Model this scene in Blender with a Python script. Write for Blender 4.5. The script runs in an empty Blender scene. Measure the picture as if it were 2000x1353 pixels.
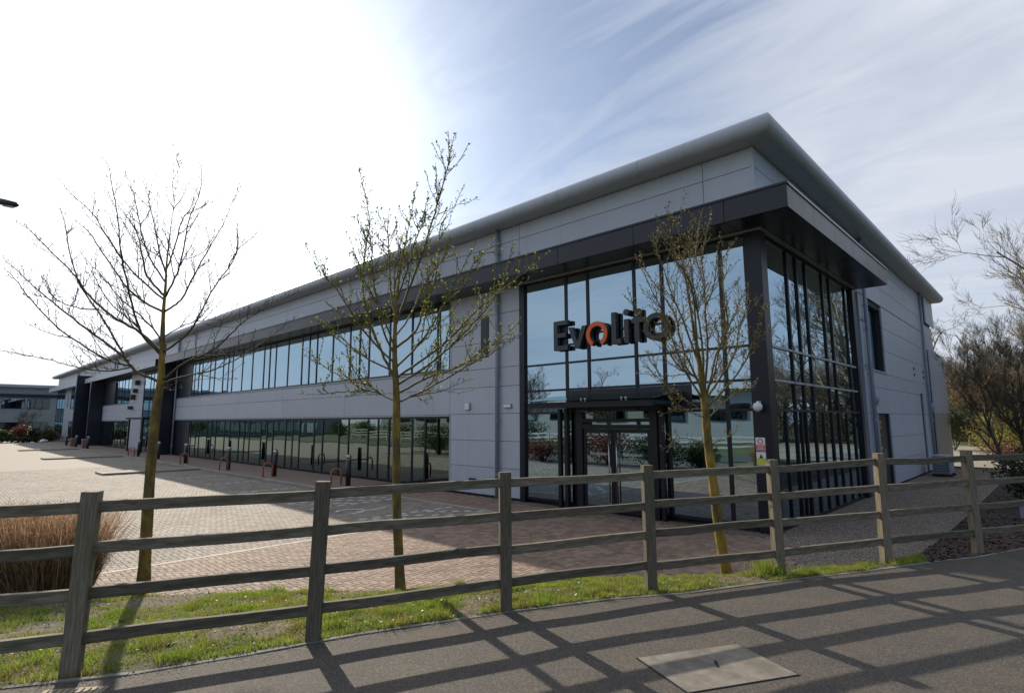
import bpy, bmesh, math, random
from mathutils import Vector, Matrix
R = math.radians
rnd = random.Random(7)
C = bpy.context.scene.collection
sc = bpy.context.scene

# ------------------------------------------------------------------ camera, sky, sun, exposure
cam = bpy.data.objects.new('camera', bpy.data.cameras.new('camera'))
C.objects.link(cam)
cam.data.sensor_width = 36.0
cam.data.lens = 1096.0 / 2000.0 * 36.0
cam.data.clip_start = 0.05
cam.data.clip_end = 3000.0
cam.matrix_world = Matrix(((0.71916049, 0.09452721, 0.68838419, 0.0),
                           (0.69483693, -0.09336427, -0.71308117, 0.0),
                           (-0.00313508, 0.99113456, -0.13282489, 2.0),
                           (0, 0, 0, 1)))
sc.camera = cam

SUN = Vector((-1.888, 0.541, 1.0)).normalized()        # towards the sun (27 degrees up, low over the far end of the building)
SUN_EL = math.asin(SUN.z)
SUN_ROT = math.atan2(SUN.x, SUN.y)

world = bpy.data.worlds.new('World')
sc.world = world
world.use_nodes = True
wt = world.node_tree
wt.nodes.clear()


def node(nt, kind, ins=None, **props):
    n = nt.nodes.new(kind)
    for k, v in props.items():
        setattr(n, k, v)
    for k, v in (ins or {}).items():
        sock = n.inputs[k]
        if isinstance(v, bpy.types.NodeSocket):
            nt.links.new(v, sock)
        else:
            sock.default_value = v
    return n


def math_(nt, op, a, b=None, clamp=False):
    ins = {0: a}
    if b is not None:
        ins[1] = b
    return node(nt, 'ShaderNodeMath', ins, operation=op, use_clamp=clamp).outputs[0]


def mixc(nt, fac, a, b, blend='MIX'):
    n = nt.nodes.new('ShaderNodeMix')
    n.data_type = 'RGBA'
    n.blend_type = blend
    for i, v in ((0, fac), (6, a), (7, b)):
        if isinstance(v, bpy.types.NodeSocket):
            nt.links.new(v, n.inputs[i])
        else:
            n.inputs[i].default_value = v if i == 0 else ((*v, 1) if len(v) == 3 else v)
    return n.outputs[2]


def ramp(nt, fac, stops):
    n = nt.nodes.new('ShaderNodeValToRGB')
    el = n.color_ramp.elements
    while len(el) < len(stops):
        el.new(0.5)
    for e, (p, c) in zip(el, stops):
        e.position = p
        e.color = (*c, 1) if isinstance(c, tuple) else (c, c, c, 1)
    nt.links.new(fac, n.inputs[0])
    return n.outputs[0]


def build_sky():
    nt = wt
    sky = nt.nodes.new('ShaderNodeTexSky')
    sky.sky_type = 'NISHITA'
    sky.sun_disc = False
    sky.sun_elevation = SUN_EL
    sky.sun_rotation = SUN_ROT
    sky.air_density = 1.0
    sky.dust_density = 1.5
    sky.ozone_density = 1.0
    tc = nt.nodes.new('ShaderNodeTexCoord')
    d = node(nt, 'ShaderNodeVectorMath', {0: tc.outputs['Generated']}, operation='NORMALIZE').outputs[0]
    sep = node(nt, 'ShaderNodeSeparateXYZ', {0: d})
    zz = math_(nt, 'ADD', math_(nt, 'MAXIMUM', sep.outputs[2], 0.0), 0.22)
    flat = node(nt, 'ShaderNodeCombineXYZ', {0: math_(nt, 'DIVIDE', sep.outputs[0], zz),
                                             1: math_(nt, 'DIVIDE', sep.outputs[1], zz), 2: 0.0}).outputs[0]
    # thin high cloud: a broad veil with streaks, broken by clearer gaps
    rot = node(nt, 'ShaderNodeMapping', {0: flat, 'Rotation': (0, 0, R(25)), 'Scale': (0.55, 1.5, 1.0)}).outputs[0]
    big = node(nt, 'ShaderNodeTexNoise', {'Vector': flat, 'Scale': 0.9, 'Detail': 5.0, 'Roughness': 0.55, 'Distortion': 0.3}).outputs[0]
    fine = node(nt, 'ShaderNodeTexNoise', {'Vector': rot, 'Scale': 2.6, 'Detail': 9.0, 'Roughness': 0.58, 'Distortion': 0.9}).outputs[0]
    # the clearer gap above the roof
    gap = node(nt, 'ShaderNodeVectorMath', {0: d, 1: GAP_DIR}, operation='DOT_PRODUCT').outputs['Value']
    gap = ramp(nt, math_(nt, 'ADD', gap, math_(nt, 'ADD', math_(nt, 'MULTIPLY', math_(nt, 'SUBTRACT', big, 0.5), 0.18), math_(nt, 'MULTIPLY', math_(nt, 'SUBTRACT', fine, 0.5), 0.34))),
               [(0.90, 0.0), (0.98, 1.0)])
    veil = ramp(nt, math_(nt, 'ADD', math_(nt, 'MULTIPLY', big, 0.55), math_(nt, 'MULTIPLY', fine, 0.45)),
                [(0.35, 0.52), (0.56, 1.0)])
    cover = math_(nt, 'MULTIPLY', veil, math_(nt, 'SUBTRACT', 1.0, math_(nt, 'MULTIPLY', gap, 0.74)))
    # light scattered forward round the sun by the veil
    cosang = node(nt, 'ShaderNodeVectorMath', {0: d, 1: tuple(SUN)}, operation='DOT_PRODUCT').outputs['Value']
    ca = math_(nt, 'MAXIMUM', cosang, 0.0)
    glow = math_(nt, 'ADD', math_(nt, 'MULTIPLY', math_(nt, 'POWER', ca, 9.0), GLOW_A),
                 math_(nt, 'MULTIPLY', math_(nt, 'POWER', ca, 40.0), GLOW_B))
    glow = math_(nt, 'MULTIPLY', glow, math_(nt, 'MAXIMUM', math_(nt, 'ADD', math_(nt, 'MULTIPLY', math_(nt, 'ADD', big, fine), 2.4), -1.4), 0.35))
    glow = math_(nt, 'MINIMUM', glow, 8.5)
    cloud = mixc(nt, 1.0, CLOUD_COL, node(nt, 'ShaderNodeCombineColor', {0: glow, 1: glow, 2: glow}).outputs[0], 'ADD')
    clear = mixc(nt, 1.0, sky.outputs[0], SKY_TINT, 'MULTIPLY')
    away = ramp(nt, math_(nt, 'ADD', math_(nt, 'MULTIPLY', cosang, 0.5), 0.5), [(0.25, 0.08), (0.6, 1.0)])   # the veil thins out opposite the sun
    cover = math_(nt, 'MULTIPLY', cover, away)
    col = mixc(nt, cover, clear, cloud)
    # haze low down
    low = ramp(nt, sep.outputs[2], [(0.0, 1.0), (0.22, 0.0)])
    col = mixc(nt, math_(nt, 'MULTIPLY', low, 0.6), col, cloud)
    bg = node(nt, 'ShaderNodeBackground', {'Color': col, 'Strength': SKY_STRENGTH})
    out = nt.nodes.new('ShaderNodeOutputWorld')
    nt.links.new(bg.outputs[0], out.inputs[0])


SKY_STRENGTH = 0.08
SKY_TINT = (0.82, 1.0, 1.22)
CLOUD_COL = (7.4, 7.9, 8.9)
GLOW_A, GLOW_B = 8.0, 9.0
GAP_DIR = tuple(Vector((-0.575, 0.60, 0.555)).normalized())
build_sky()

sl = bpy.data.lights.new('sun', 'SUN')
sl.energy = 4.6
sl.angle = R(0.6)
sl.color = (1.0, 0.89, 0.74)
sun = bpy.data.objects.new('sun', sl)
sun.rotation_euler = SUN.to_track_quat('Z', 'Y').to_euler()
sun.location = (0, 0, 40)
C.objects.link(sun)

sc.view_settings.view_transform = 'Standard'
sc.view_settings.look = 'None'
sc.view_settings.exposure = 0.25
sc.view_settings.gamma = 1.0
sc.view_settings.use_curve_mapping = False
sc.cycles.use_denoising = True
sc.cycles.max_bounces = 8
sc.cycles.transparent_max_bounces = 12
sc.cycles.caustics_reflective = False
sc.cycles.sample_clamp_indirect = 6.0

# ------------------------------------------------------------------ helpers
# The building plot is drawn on a 1.5 m grid; its level is 1 m below the footpath on the road side.
GRID, DATUM = 1.5, -1.0
plot = False                # True while building things that are given in plot units


def S(p):
    return (p[0] * GRID, p[1] * GRID, p[2] * GRID + DATUM) if plot else tuple(p)


def wloc(o):
    v = Vector((0, 0, 0))
    while o is not None:
        v += o.location
        o = o.parent
    return v


def link(name, me, parent=None, loc=None):
    o = bpy.data.objects.new(name, me)
    C.objects.link(o)
    if loc is not None:
        o.location = loc
    if parent is not None:
        o.parent = parent
    return o


def mesh(name, V, F, mats, smooth=False, mi=None):
    me = bpy.data.meshes.new(name)
    me.from_pydata(V, [], F)
    for m in (mats if isinstance(mats, (list, tuple)) else [mats]):
        me.materials.append(m)
    if mi is not None:
        me.polygons.foreach_set('material_index', mi)
    if smooth:
        me.polygons.foreach_set('use_smooth', [True] * len(me.polygons))
    me.update()
    return me


def obj(name, V, F, mats, parent=None, smooth=False, mi=None):
    """Vertices given in plot units or metres; stored relative to the parent's base."""
    if plot:
        V = [(v[0] * GRID, v[1] * GRID, v[2] * GRID + DATUM) for v in V]
    if parent is not None:
        b = wloc(parent)
        V = [(v[0] - b.x, v[1] - b.y, v[2] - b.z) for v in V]
    return link(name, mesh(name, V, F, mats, smooth, mi), parent)


CUBE_F = [(0, 3, 2, 1), (4, 5, 6, 7), (0, 1, 5, 4), (1, 2, 6, 5), (2, 3, 7, 6), (3, 0, 4, 7)]


def boxv(a, b):
    x0, x1 = sorted((a[0], b[0])); y0, y1 = sorted((a[1], b[1])); z0, z1 = sorted((a[2], b[2]))
    return [(x0, y0, z0), (x1, y0, z0), (x1, y1, z0), (x0, y1, z0), (x0, y0, z1), (x1, y0, z1), (x1, y1, z1), (x0, y1, z1)]


class MB:
    """collects geometry for one mesh"""
    def __init__(s):
        s.V, s.F, s.M = [], [], []

    def add(s, V, F, m=0):
        k = len(s.V)
        s.V += V
        s.F += [tuple(i + k for i in f) for f in F]
        s.M += [m] * len(F)

    def box(s, a, b, m=0):
        s.add(boxv(a, b), CUBE_F, m)
        return s

    def tube(s, pts, rad, n=6, m=0, cap=True):
        pts = [Vector(p) for p in pts]
        k = len(s.V)
        L = len(pts)
        up = None
        for i, p in enumerate(pts):
            t = (pts[min(i + 1, L - 1)] - pts[max(i - 1, 0)])
            if t.length < 1e-9:
                t = Vector((0, 0, 1))
            t.normalize()
            if up is None:
                up = t.orthogonal().normalized()
            else:
                up = (up - t * up.dot(t))
                up = up.normalized() if up.length > 1e-6 else t.orthogonal().normalized()
            w = t.cross(up)
            r = rad[i] if isinstance(rad, (list, tuple)) else rad
            for j in range(n):
                a = 2 * math.pi * j / n
                q = p + up * (r * math.cos(a)) + w * (r * math.sin(a))
                s.V.append((q.x, q.y, q.z))
        for i in range(L - 1):
            for j in range(n):
                j2 = (j + 1) % n
                s.F.append((k + i * n + j, k + i * n + j2, k + (i + 1) * n + j2, k + (i + 1) * n + j))
                s.M.append(m)
        if cap:
            s.F.append(tuple(k + j for j in reversed(range(n)))); s.M.append(m)
            s.F.append(tuple(k + (L - 1) * n + j for j in range(n))); s.M.append(m)
        return s

    def build(s, name, mats, parent=None, smooth=False):
        return obj(name, s.V, s.F, mats, parent, smooth, s.M if isinstance(mats, (list, tuple)) else None)


def box(name, a, b, m, parent=None, bev=0.0):
    if bev <= 0:
        return obj(name, boxv(a, b), CUBE_F, m, parent)
    bm = bmesh.new()
    vs = [bm.verts.new(v) for v in boxv(a, b)]
    for f in CUBE_F:
        bm.faces.new([vs[i] for i in f])
    bmesh.ops.bevel(bm, geom=list(bm.edges), offset=bev, segments=1, affect='EDGES', profile=0.5)
    bm.verts.index_update()
    V = [tuple(v.co) for v in bm.verts]
    F = [[v.index for v in f.verts] for f in bm.faces]
    bm.free()
    return obj(name, V, F, m, parent)


def tag(o, label, cat, group=None):
    o['label'] = label
    o['category'] = cat
    if group:
        o['group'] = group
    return o


def thing(name, label, cat, loc=(0, 0, 0), group=None):
    o = bpy.data.objects.new(name, None)
    C.objects.link(o)
    o.location = S(loc)
    o.empty_display_size = 0.2
    return tag(o, label, cat, group)


def struct(o):
    o['kind'] = 'structure'
    return o


def stuff(o):
    o['kind'] = 'stuff'
    return o


def copy_tree(o, parent=None):
    c = o.copy()
    C.objects.link(c)
    c.parent = parent
    for ch in list(o.children):
        copy_tree(ch, c)
    return c


def catmull(pts, k=4):
    P = [Vector(p) for p in pts]
    out = []
    for i in range(len(P) - 1):
        p0, p1, p2, p3 = P[max(i - 1, 0)], P[i], P[i + 1], P[min(i + 2, len(P) - 1)]
        for j in range(k):
            t = j / k
            out.append(0.5 * ((2 * p1) + (p2 - p0) * t + (2 * p0 - 5 * p1 + 4 * p2 - p3) * t * t + (3 * p1 - p0 - 3 * p2 + p3) * t ** 3))
    out.append(P[-1])
    return out


# ------------------------------------------------------------------ materials
def new_mat(name):
    m = bpy.data.materials.new(name)
    m.use_nodes = True
    nt = m.node_tree
    b = nt.nodes['Principled BSDF']
    return m, nt, b


def pos_of(nt, coord='WORLD', scale=(1, 1, 1)):
    if coord == 'WORLD':
        v = nt.nodes.new('ShaderNodeNewGeometry').outputs['Position']
    else:
        v = nt.nodes.new('ShaderNodeTexCoord').outputs['Object']
    if scale != (1, 1, 1):
        v = node(nt, 'ShaderNodeMapping', {0: v, 'Scale': scale}).outputs[0]
    return v


def island(nt):
    a = nt.nodes.new('ShaderNodeNewGeometry').outputs['Random Per Island']
    b = nt.nodes.new('ShaderNodeObjectInfo').outputs['Random']
    return math_(nt, 'FRACT', math_(nt, 'ADD', a, b))


def M(name, c1, c2=None, scale=3.0, rough=0.6, metal=0.0, spec=0.5, bump=None, isl=0.0, coord='WORLD', stretch=(1, 1, 1),
      rough_var=0.0, c3=None, s3=0.4, amt3=0.5, trans=0.0, detail=6.0):
    m, nt, b = new_mat(name)
    v = pos_of(nt, coord, stretch)
    n1 = node(nt, 'ShaderNodeTexNoise', {'Vector': v, 'Scale': scale, 'Detail': detail, 'Roughness': 0.6}).outputs[0]
    col = ramp(nt, n1, [(0.3, c1), (0.7, c2 or c1)])
    if c3 is not None:                                    # larger stains or patches
        n3 = node(nt, 'ShaderNodeTexNoise', {'Vector': v, 'Scale': s3, 'Detail': 7.0, 'Roughness': 0.65}).outputs[0]
        col = mixc(nt, math_(nt, 'MULTIPLY', ramp(nt, n3, [(0.45, 0.0), (0.62, 1.0)]), amt3), col, c3)
    if isl:
        k = math_(nt, 'ADD', math_(nt, 'MULTIPLY', island(nt), 2 * isl), 1 - isl)
        col = mixc(nt, 1.0, col, node(nt, 'ShaderNodeCombineColor', {0: k, 1: k, 2: k}).outputs[0], 'MULTIPLY')
    nt.links.new(col, b.inputs['Base Color'])
    b.inputs['Roughness'].default_value = rough
    if rough_var:
        nt.links.new(math_(nt, 'ADD', math_(nt, 'MULTIPLY', n1, 2 * rough_var), rough - rough_var), b.inputs['Roughness'])
    b.inputs['Metallic'].default_value = metal
    b.inputs['Specular IOR Level'].default_value = spec
    if bump:
        nb = node(nt, 'ShaderNodeTexNoise', {'Vector': v, 'Scale': bump[0], 'Detail': 5.0, 'Roughness': 0.65}).outputs[0]
        bn = node(nt, 'ShaderNodeBump', {'Height': nb, 'Strength': bump[1], 'Distance': bump[2] if len(bump) > 2 else 0.01})
        nt.links.new(bn.outputs[0], b.inputs['Normal'])
    if trans:                                             # thin leaves let light through
        tr = node(nt, 'ShaderNodeBsdfTranslucent', {'Color': col})
        mx = node(nt, 'ShaderNodeMixShader', {0: trans, 1: b.outputs[0], 2: tr.outputs[0]})
        nt.links.new(mx.outputs[0], nt.nodes['Material Output'].inputs[0])
    return m


def glass_mat(name, see=(0.20, 0.24, 0.23), refl=0.52, tint=(0.62, 0.84, 1.0), wave=0.004):
    m, nt, b = new_mat(name)
    nt.nodes.remove(b)
    v = pos_of(nt)
    nb = node(nt, 'ShaderNodeTexNoise', {'Vector': v, 'Scale': 0.9, 'Detail': 1.0}).outputs[0]
    bn = node(nt, 'ShaderNodeBump', {'Height': nb, 'Strength': 0.5, 'Distance': wave}).outputs[0]
    gl = node(nt, 'ShaderNodeBsdfGlossy', {'Color': (*tint, 1), 'Roughness': 0.006, 'Normal': bn})
    tr = node(nt, 'ShaderNodeBsdfTransparent', {'Color': (*see, 1)})
    fr = node(nt, 'ShaderNodeFresnel', {'IOR': 1.5}).outputs[0]
    fac = math_(nt, 'ADD', math_(nt, 'MULTIPLY', fr, 1 - refl), refl, True)
    mx = node(nt, 'ShaderNodeMixShader', {0: fac, 1: tr.outputs[0], 2: gl.outputs[0]})
    nt.links.new(mx.outputs[0], nt.nodes['Material Output'].inputs[0])
    return m


m_clad = M('silver_cladding', (0.45, 0.48, 0.54), (0.48, 0.51, 0.57), scale=0.6, rough=0.42, spec=0.5, rough_var=0.06, bump=(0.5, 0.05, 0.02), c3=(0.41, 0.435, 0.48), s3=1.3, amt3=0.25)
m_eave = M('eave_metal', (0.38, 0.415, 0.47), (0.42, 0.455, 0.51), scale=0.8, rough=0.42, metal=0.0, rough_var=0.05, spec=0.45)
m_back = M('joint_shadow_wall', (0.035, 0.037, 0.042), rough=0.8)
m_dark = M('anthracite_panel', (0.014, 0.017, 0.026), (0.019, 0.022, 0.032), scale=0.7, rough=0.32, spec=0.4, rough_var=0.06)
m_frame = M('anthracite_frame', (0.009, 0.011, 0.018), (0.013, 0.015, 0.023), scale=2.0, rough=0.36, spec=0.35)
m_sill = M('pale_flashing', (0.40, 0.42, 0.46), rough=0.4, metal=0.2)
m_pipe = M('downpipe_grey', (0.24, 0.27, 0.34), (0.28, 0.31, 0.38), scale=2, rough=0.4)
m_glass = glass_mat('solar_glass')
m_glass_g = glass_mat('clear_green_glass', see=(0.30, 0.40, 0.36), refl=0.30, tint=(0.72, 0.90, 0.85))
m_canopyglass = glass_mat('canopy_glass', see=(0.25, 0.5, 0.45), refl=0.12, tint=(0.7, 0.9, 0.85))
m_int = M('interior_wall', (0.12, 0.12, 0.12), (0.16, 0.155, 0.15), scale=0.5, rough=0.8)
m_ceil = M('interior_ceiling', (0.22, 0.22, 0.22), rough=0.8)
m_floor = M('interior_floor', (0.07, 0.07, 0.075), rough=0.5)
m_white = M('white_plastic', (0.72, 0.73, 0.75), (0.78, 0.78, 0.8), rough=0.4)
m_steel = M('stainless_steel', (0.5, 0.5, 0.5), rough=0.3, metal=0.9)
m_black = M('black_paint', (0.012, 0.012, 0.014), (0.02, 0.02, 0.022), scale=6, rough=0.4)
m_orange = M('orange_paint', (0.42, 0.14, 0.055), (0.36, 0.13, 0.06), scale=8, rough=0.45)
m_sign = M('sign_charcoal', (0.035, 0.038, 0.044), (0.045, 0.048, 0.055), scale=3, rough=0.45)
m_signo = M('sign_orange', (0.80, 0.13, 0.025), rough=0.45)
m_conc = M('concrete', (0.17, 0.15, 0.122), (0.25, 0.22, 0.18), scale=9, rough=0.85, bump=(60, 0.25, 0.004), c3=(0.11, 0.095, 0.072), s3=3.5, amt3=0.75)
m_edge = M('edging_concrete', (0.16, 0.16, 0.15), (0.26, 0.25, 0.23), scale=7, rough=0.9, bump=(80, 0.3, 0.004), c3=(0.10, 0.11, 0.06), s3=3, amt3=0.7)
m_kerb = M('kerb_concrete', (0.28, 0.25, 0.20), (0.34, 0.31, 0.26), scale=3, rough=0.85, bump=(60, 0.2, 0.004))
m_asph = M('footpath_asphalt', (0.035, 0.031, 0.026), (0.115, 0.10, 0.084), scale=55, rough=0.85, bump=(160, 0.6, 0.006), c3=(0.11, 0.085, 0.06), s3=2.2, amt3=0.5, detail=4)
m_road = M('road_asphalt', (0.045, 0.045, 0.046), (0.075, 0.075, 0.075), scale=60, rough=0.85, bump=(120, 0.5, 0.005))
m_brick_r = M('red_block', (0.225, 0.15, 0.108), (0.32, 0.22, 0.16), scale=14, rough=0.82, isl=0.28, bump=(90, 0.35, 0.003), c3=(0.17, 0.125, 0.09), s3=0.55, amt3=0.5)
m_brick_g = M('buff_grey_block', (0.225, 0.19, 0.15), (0.31, 0.265, 0.21), scale=14, rough=0.82, isl=0.24, bump=(90, 0.35, 0.003), c3=(0.165, 0.14, 0.11), s3=0.45, amt3=0.55)
m_far_pave = M('far_paving', (0.215, 0.185, 0.148), (0.295, 0.255, 0.205), scale=9, rough=0.85, bump=(30, 0.3, 0.004), c3=(0.22, 0.2, 0.17), s3=0.3, amt3=0.5)
m_joint = M('joint_sand', (0.08, 0.07, 0.055), (0.13, 0.11, 0.085), scale=40, rough=0.95)
m_mark = M('white_marking', (0.62, 0.61, 0.58), (0.75, 0.74, 0.72), scale=30, rough=0.7)
m_line = M('pale_block_line', (0.40, 0.33, 0.25), (0.48, 0.41, 0.33), scale=20, rough=0.8, isl=0.12)
m_soil = M('verge_soil', (0.06, 0.045, 0.028), (0.24, 0.19, 0.125), scale=16, rough=0.95, bump=(50, 0.9, 0.02), c3=(0.05, 0.085, 0.02), s3=2.2, amt3=0.85)
m_mulch = M('bark_mulch', (0.022, 0.016, 0.014), (0.075, 0.05, 0.042), scale=30, rough=0.95, bump=(45, 1.0, 0.03))
m_gravel = M('gravel', (0.085, 0.066, 0.052), (0.30, 0.24, 0.195), scale=40, rough=0.9, bump=(60, 1.0, 0.02), detail=3)
m_stone = M('gravel_stone', (0.14, 0.11, 0.09), (0.38, 0.31, 0.25), scale=20, rough=0.85, isl=0.55)
m_lawn = M('lawn', (0.045, 0.075, 0.018), (0.085, 0.115, 0.035), scale=5, rough=0.95, bump=(30, 0.6, 0.03), c3=(0.12, 0.11, 0.05), s3=0.15, amt3=0.5)
m_grass = M('grass_blade', (0.15, 0.25, 0.02), (0.36, 0.42, 0.06), scale=2.5, rough=0.7, isl=0.35, trans=0.45, c3=(0.27, 0.21, 0.08), s3=2.4, amt3=0.7)
m_weed = M('weed_leaf', (0.06, 0.12, 0.03), (0.13, 0.20, 0.06), scale=4, rough=0.5, isl=0.3, trans=0.3)
m_litter = M('dead_leaf', (0.12, 0.08, 0.05), (0.33, 0.24, 0.16), scale=12, rough=0.8, isl=0.45, trans=0.15)
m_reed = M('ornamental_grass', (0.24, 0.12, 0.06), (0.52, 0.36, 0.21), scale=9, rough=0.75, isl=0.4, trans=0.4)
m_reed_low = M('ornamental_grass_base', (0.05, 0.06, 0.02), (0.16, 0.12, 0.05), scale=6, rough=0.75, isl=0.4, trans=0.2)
WOODC = dict(rough=0.85, coord='OBJ', bump=(14, 0.5, 0.006))
m_rail = M('weathered_rail', (0.09, 0.072, 0.048), (0.24, 0.20, 0.145), scale=4, stretch=(1.4, 14, 14), c3=(0.07, 0.075, 0.032), s3=1.6, amt3=0.75, **WOODC)
m_post = M('weathered_post', (0.10, 0.08, 0.052), (0.26, 0.215, 0.155), scale=4, stretch=(14, 14, 1.2), c3=(0.10, 0.10, 0.045), s3=1.2, amt3=0.65, **WOODC)
m_bark_y = M('lichen_bark', (0.16, 0.10, 0.016), (0.36, 0.24, 0.035), scale=9, rough=0.85, bump=(22, 1.0, 0.02), c3=(0.07, 0.055, 0.03), s3=4, amt3=0.9, stretch=(1, 1, 0.5))
m_twig = M('olive_twig', (0.095, 0.075, 0.026), (0.19, 0.15, 0.05), scale=12, rough=0.8)
m_twig_b = M('far_twig', (0.16, 0.125, 0.085), (0.28, 0.22, 0.15), scale=3, rough=0.85)
m_twig_d = M('dark_twig', (0.050, 0.040, 0.026), (0.10, 0.08, 0.04), scale=12, rough=0.8)
m_leaf_y = M('spring_leaf', (0.20, 0.24, 0.035), (0.36, 0.36, 0.07), scale=5, rough=0.55, isl=0.35, trans=0.5)
m_bud_b = M('brown_bud', (0.19, 0.14, 0.05), (0.32, 0.26, 0.10), scale=5, rough=0.6, isl=0.4, trans=0.25)
m_bud_d = M('dark_bud', (0.07, 0.075, 0.035), (0.14, 0.13, 0.05), scale=5, rough=0.6, isl=0.4, trans=0.2)
m_bark = M('grey_bark', (0.055, 0.045, 0.035), (0.12, 0.10, 0.075), scale=6, rough=0.9, stretch=(1, 1, 0.4))
m_bark_l = M('pale_bark', (0.12, 0.11, 0.095), (0.22, 0.20, 0.17), scale=6, rough=0.9, stretch=(1, 1, 0.4))
m_fol_dark = M('evergreen_leaf', (0.018, 0.035, 0.010), (0.045, 0.07, 0.02), scale=2, rough=0.6, isl=0.5, trans=0.15)
m_fol_mid = M('shrub_leaf', (0.035, 0.06, 0.015), (0.09, 0.11, 0.03), scale=2, rough=0.6, isl=0.45, trans=0.3)
m_fol_yel = M('yellow_catkin_leaf', (0.17, 0.155, 0.035), (0.30, 0.26, 0.07), scale=2, rough=0.6, isl=0.45, trans=0.4)
m_fol_red = M('red_shrub_leaf', (0.11, 0.04, 0.025), (0.21, 0.085, 0.05), scale=2, rough=0.55, isl=0.4, trans=0.3)
m_fol_brown = M('brown_thicket_twig', (0.13, 0.09, 0.048), (0.26, 0.19, 0.095), scale=1.5, rough=0.85, isl=0.45, trans=0.2)
m_shed = M('warehouse_white', (0.36, 0.38, 0.39), (0.42, 0.44, 0.45), scale=0.4, rough=0.5)
m_shed_r = M('warehouse_roof', (0.40, 0.44, 0.45), rough=0.4)
m_wfence = M('white_fence_paint', (0.62, 0.60, 0.55), (0.72, 0.70, 0.66), scale=6, rough=0.7)
m_bwall = M('pale_panel', (0.28, 0.29, 0.31), (0.32, 0.33, 0.35), scale=0.5, rough=0.5)
m_red = M('sign_red', (0.55, 0.02, 0.03), rough=0.5)
m_signy = M('sign_yellow_green', (0.55, 0.62, 0.05), rough=0.5)


def add_cells(m, scale, amt):                 # stone chips: each cell its own tone
    nt = m.node_tree
    b = nt.nodes['Principled BSDF']
    old = b.inputs['Base Color'].links[0].from_socket
    vo = node(nt, 'ShaderNodeTexVoronoi', {'Vector': pos_of(nt), 'Scale': scale})
    r = node(nt, 'ShaderNodeSeparateColor', {0: vo.outputs['Color']}).outputs[0]
    k = math_(nt, 'ADD', math_(nt, 'MULTIPLY', math_(nt, 'POWER', r, 2.0), 2.6 * amt), 1 - amt)
    nt.links.new(mixc(nt, 1.0, old, node(nt, 'ShaderNodeCombineColor', {0: k, 1: k, 2: k}).outputs[0], 'MULTIPLY'), b.inputs['Base Color'])


def per_object(m, amt):                       # boards and panels differ a little from one another
    nt = m.node_tree
    b = nt.nodes['Principled BSDF']
    old = b.inputs['Base Color'].links[0].from_socket
    r = nt.nodes.new('ShaderNodeObjectInfo').outputs['Random']
    k = math_(nt, 'ADD', math_(nt, 'MULTIPLY', r, 2 * amt), 1 - amt)
    nt.links.new(mixc(nt, 1.0, old, node(nt, 'ShaderNodeCombineColor', {0: k, 1: k, 2: k}).outputs[0], 'MULTIPLY'), b.inputs['Base Color'])


def add_streaks(m, amt):                      # faint dirt runs down the cladding
    nt = m.node_tree
    b = nt.nodes['Principled BSDF']
    old = b.inputs['Base Color'].links[0].from_socket
    n = node(nt, 'ShaderNodeTexNoise', {'Vector': pos_of(nt, 'WORLD', (3.2, 3.2, 0.16)), 'Scale': 1.0, 'Detail': 6.0, 'Roughness': 0.7}).outputs[0]
    k = math_(nt, 'MULTIPLY', ramp(nt, n, [(0.48, 0.0), (0.72, 1.0)]), amt)
    nt.links.new(mixc(nt, k, old, (0.22, 0.22, 0.21)), b.inputs['Base Color'])


def add_knots(m, sc_):
    nt = m.node_tree
    b = nt.nodes['Principled BSDF']
    old = b.inputs['Base Color'].links[0].from_socket
    v = pos_of(nt, 'OBJ', sc_)
    vo = node(nt, 'ShaderNodeTexVoronoi', {'Vector': v, 'Scale': 1.0, 'Randomness': 1.0})
    k = ramp(nt, vo.outputs['Distance'], [(0.05, 0.85), (0.13, 0.0)])
    nt.links.new(mixc(nt, k, old, (0.028, 0.02, 0.014)), b.inputs['Base Color'])


add_knots(m_rail, (2.6, 9, 9))
add_knots(m_post, (7, 7, 2.2))
for m_, a_ in ((m_rail, .30), (m_post, .28), (m_clad, .045), (m_dark, .12), (m_edge, .2), (m_kerb, .12)):
    per_object(m_, a_)
add_cells(m_asph, 75.0, .30)
add_cells(m_road, 62.0, .35)
add_cells(m_gravel, 34.0, .5)
add_streaks(m_clad, .14)
add_streaks(m_eave, .30)
m_straw = M('dry_grass_blade', (0.26, 0.20, 0.09), (0.42, 0.34, 0.18), scale=5, rough=0.8, isl=0.35, trans=0.35)
m_grate = M('pale_grating', (0.30, 0.25, 0.17), (0.40, 0.34, 0.24), scale=12, rough=0.8)
m_lampglow = bpy.data.materials.new('lit_lamp_disc')
m_lampglow.use_nodes = True
_b = m_lampglow.node_tree.nodes['Principled BSDF']
_b.inputs['Emission Color'].default_value = (1, 0.97, 0.9, 1)
_b.inputs['Emission Strength'].default_value = 6.0

# ------------------------------------------------------------------ ground, roads, paving
from mathutils import noise as mnoise

def sheet(name, pts, z, m):
    return struct(obj(name, [(x, y, z) for x, y in pts], [tuple(range(len(pts)))], m))


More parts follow.
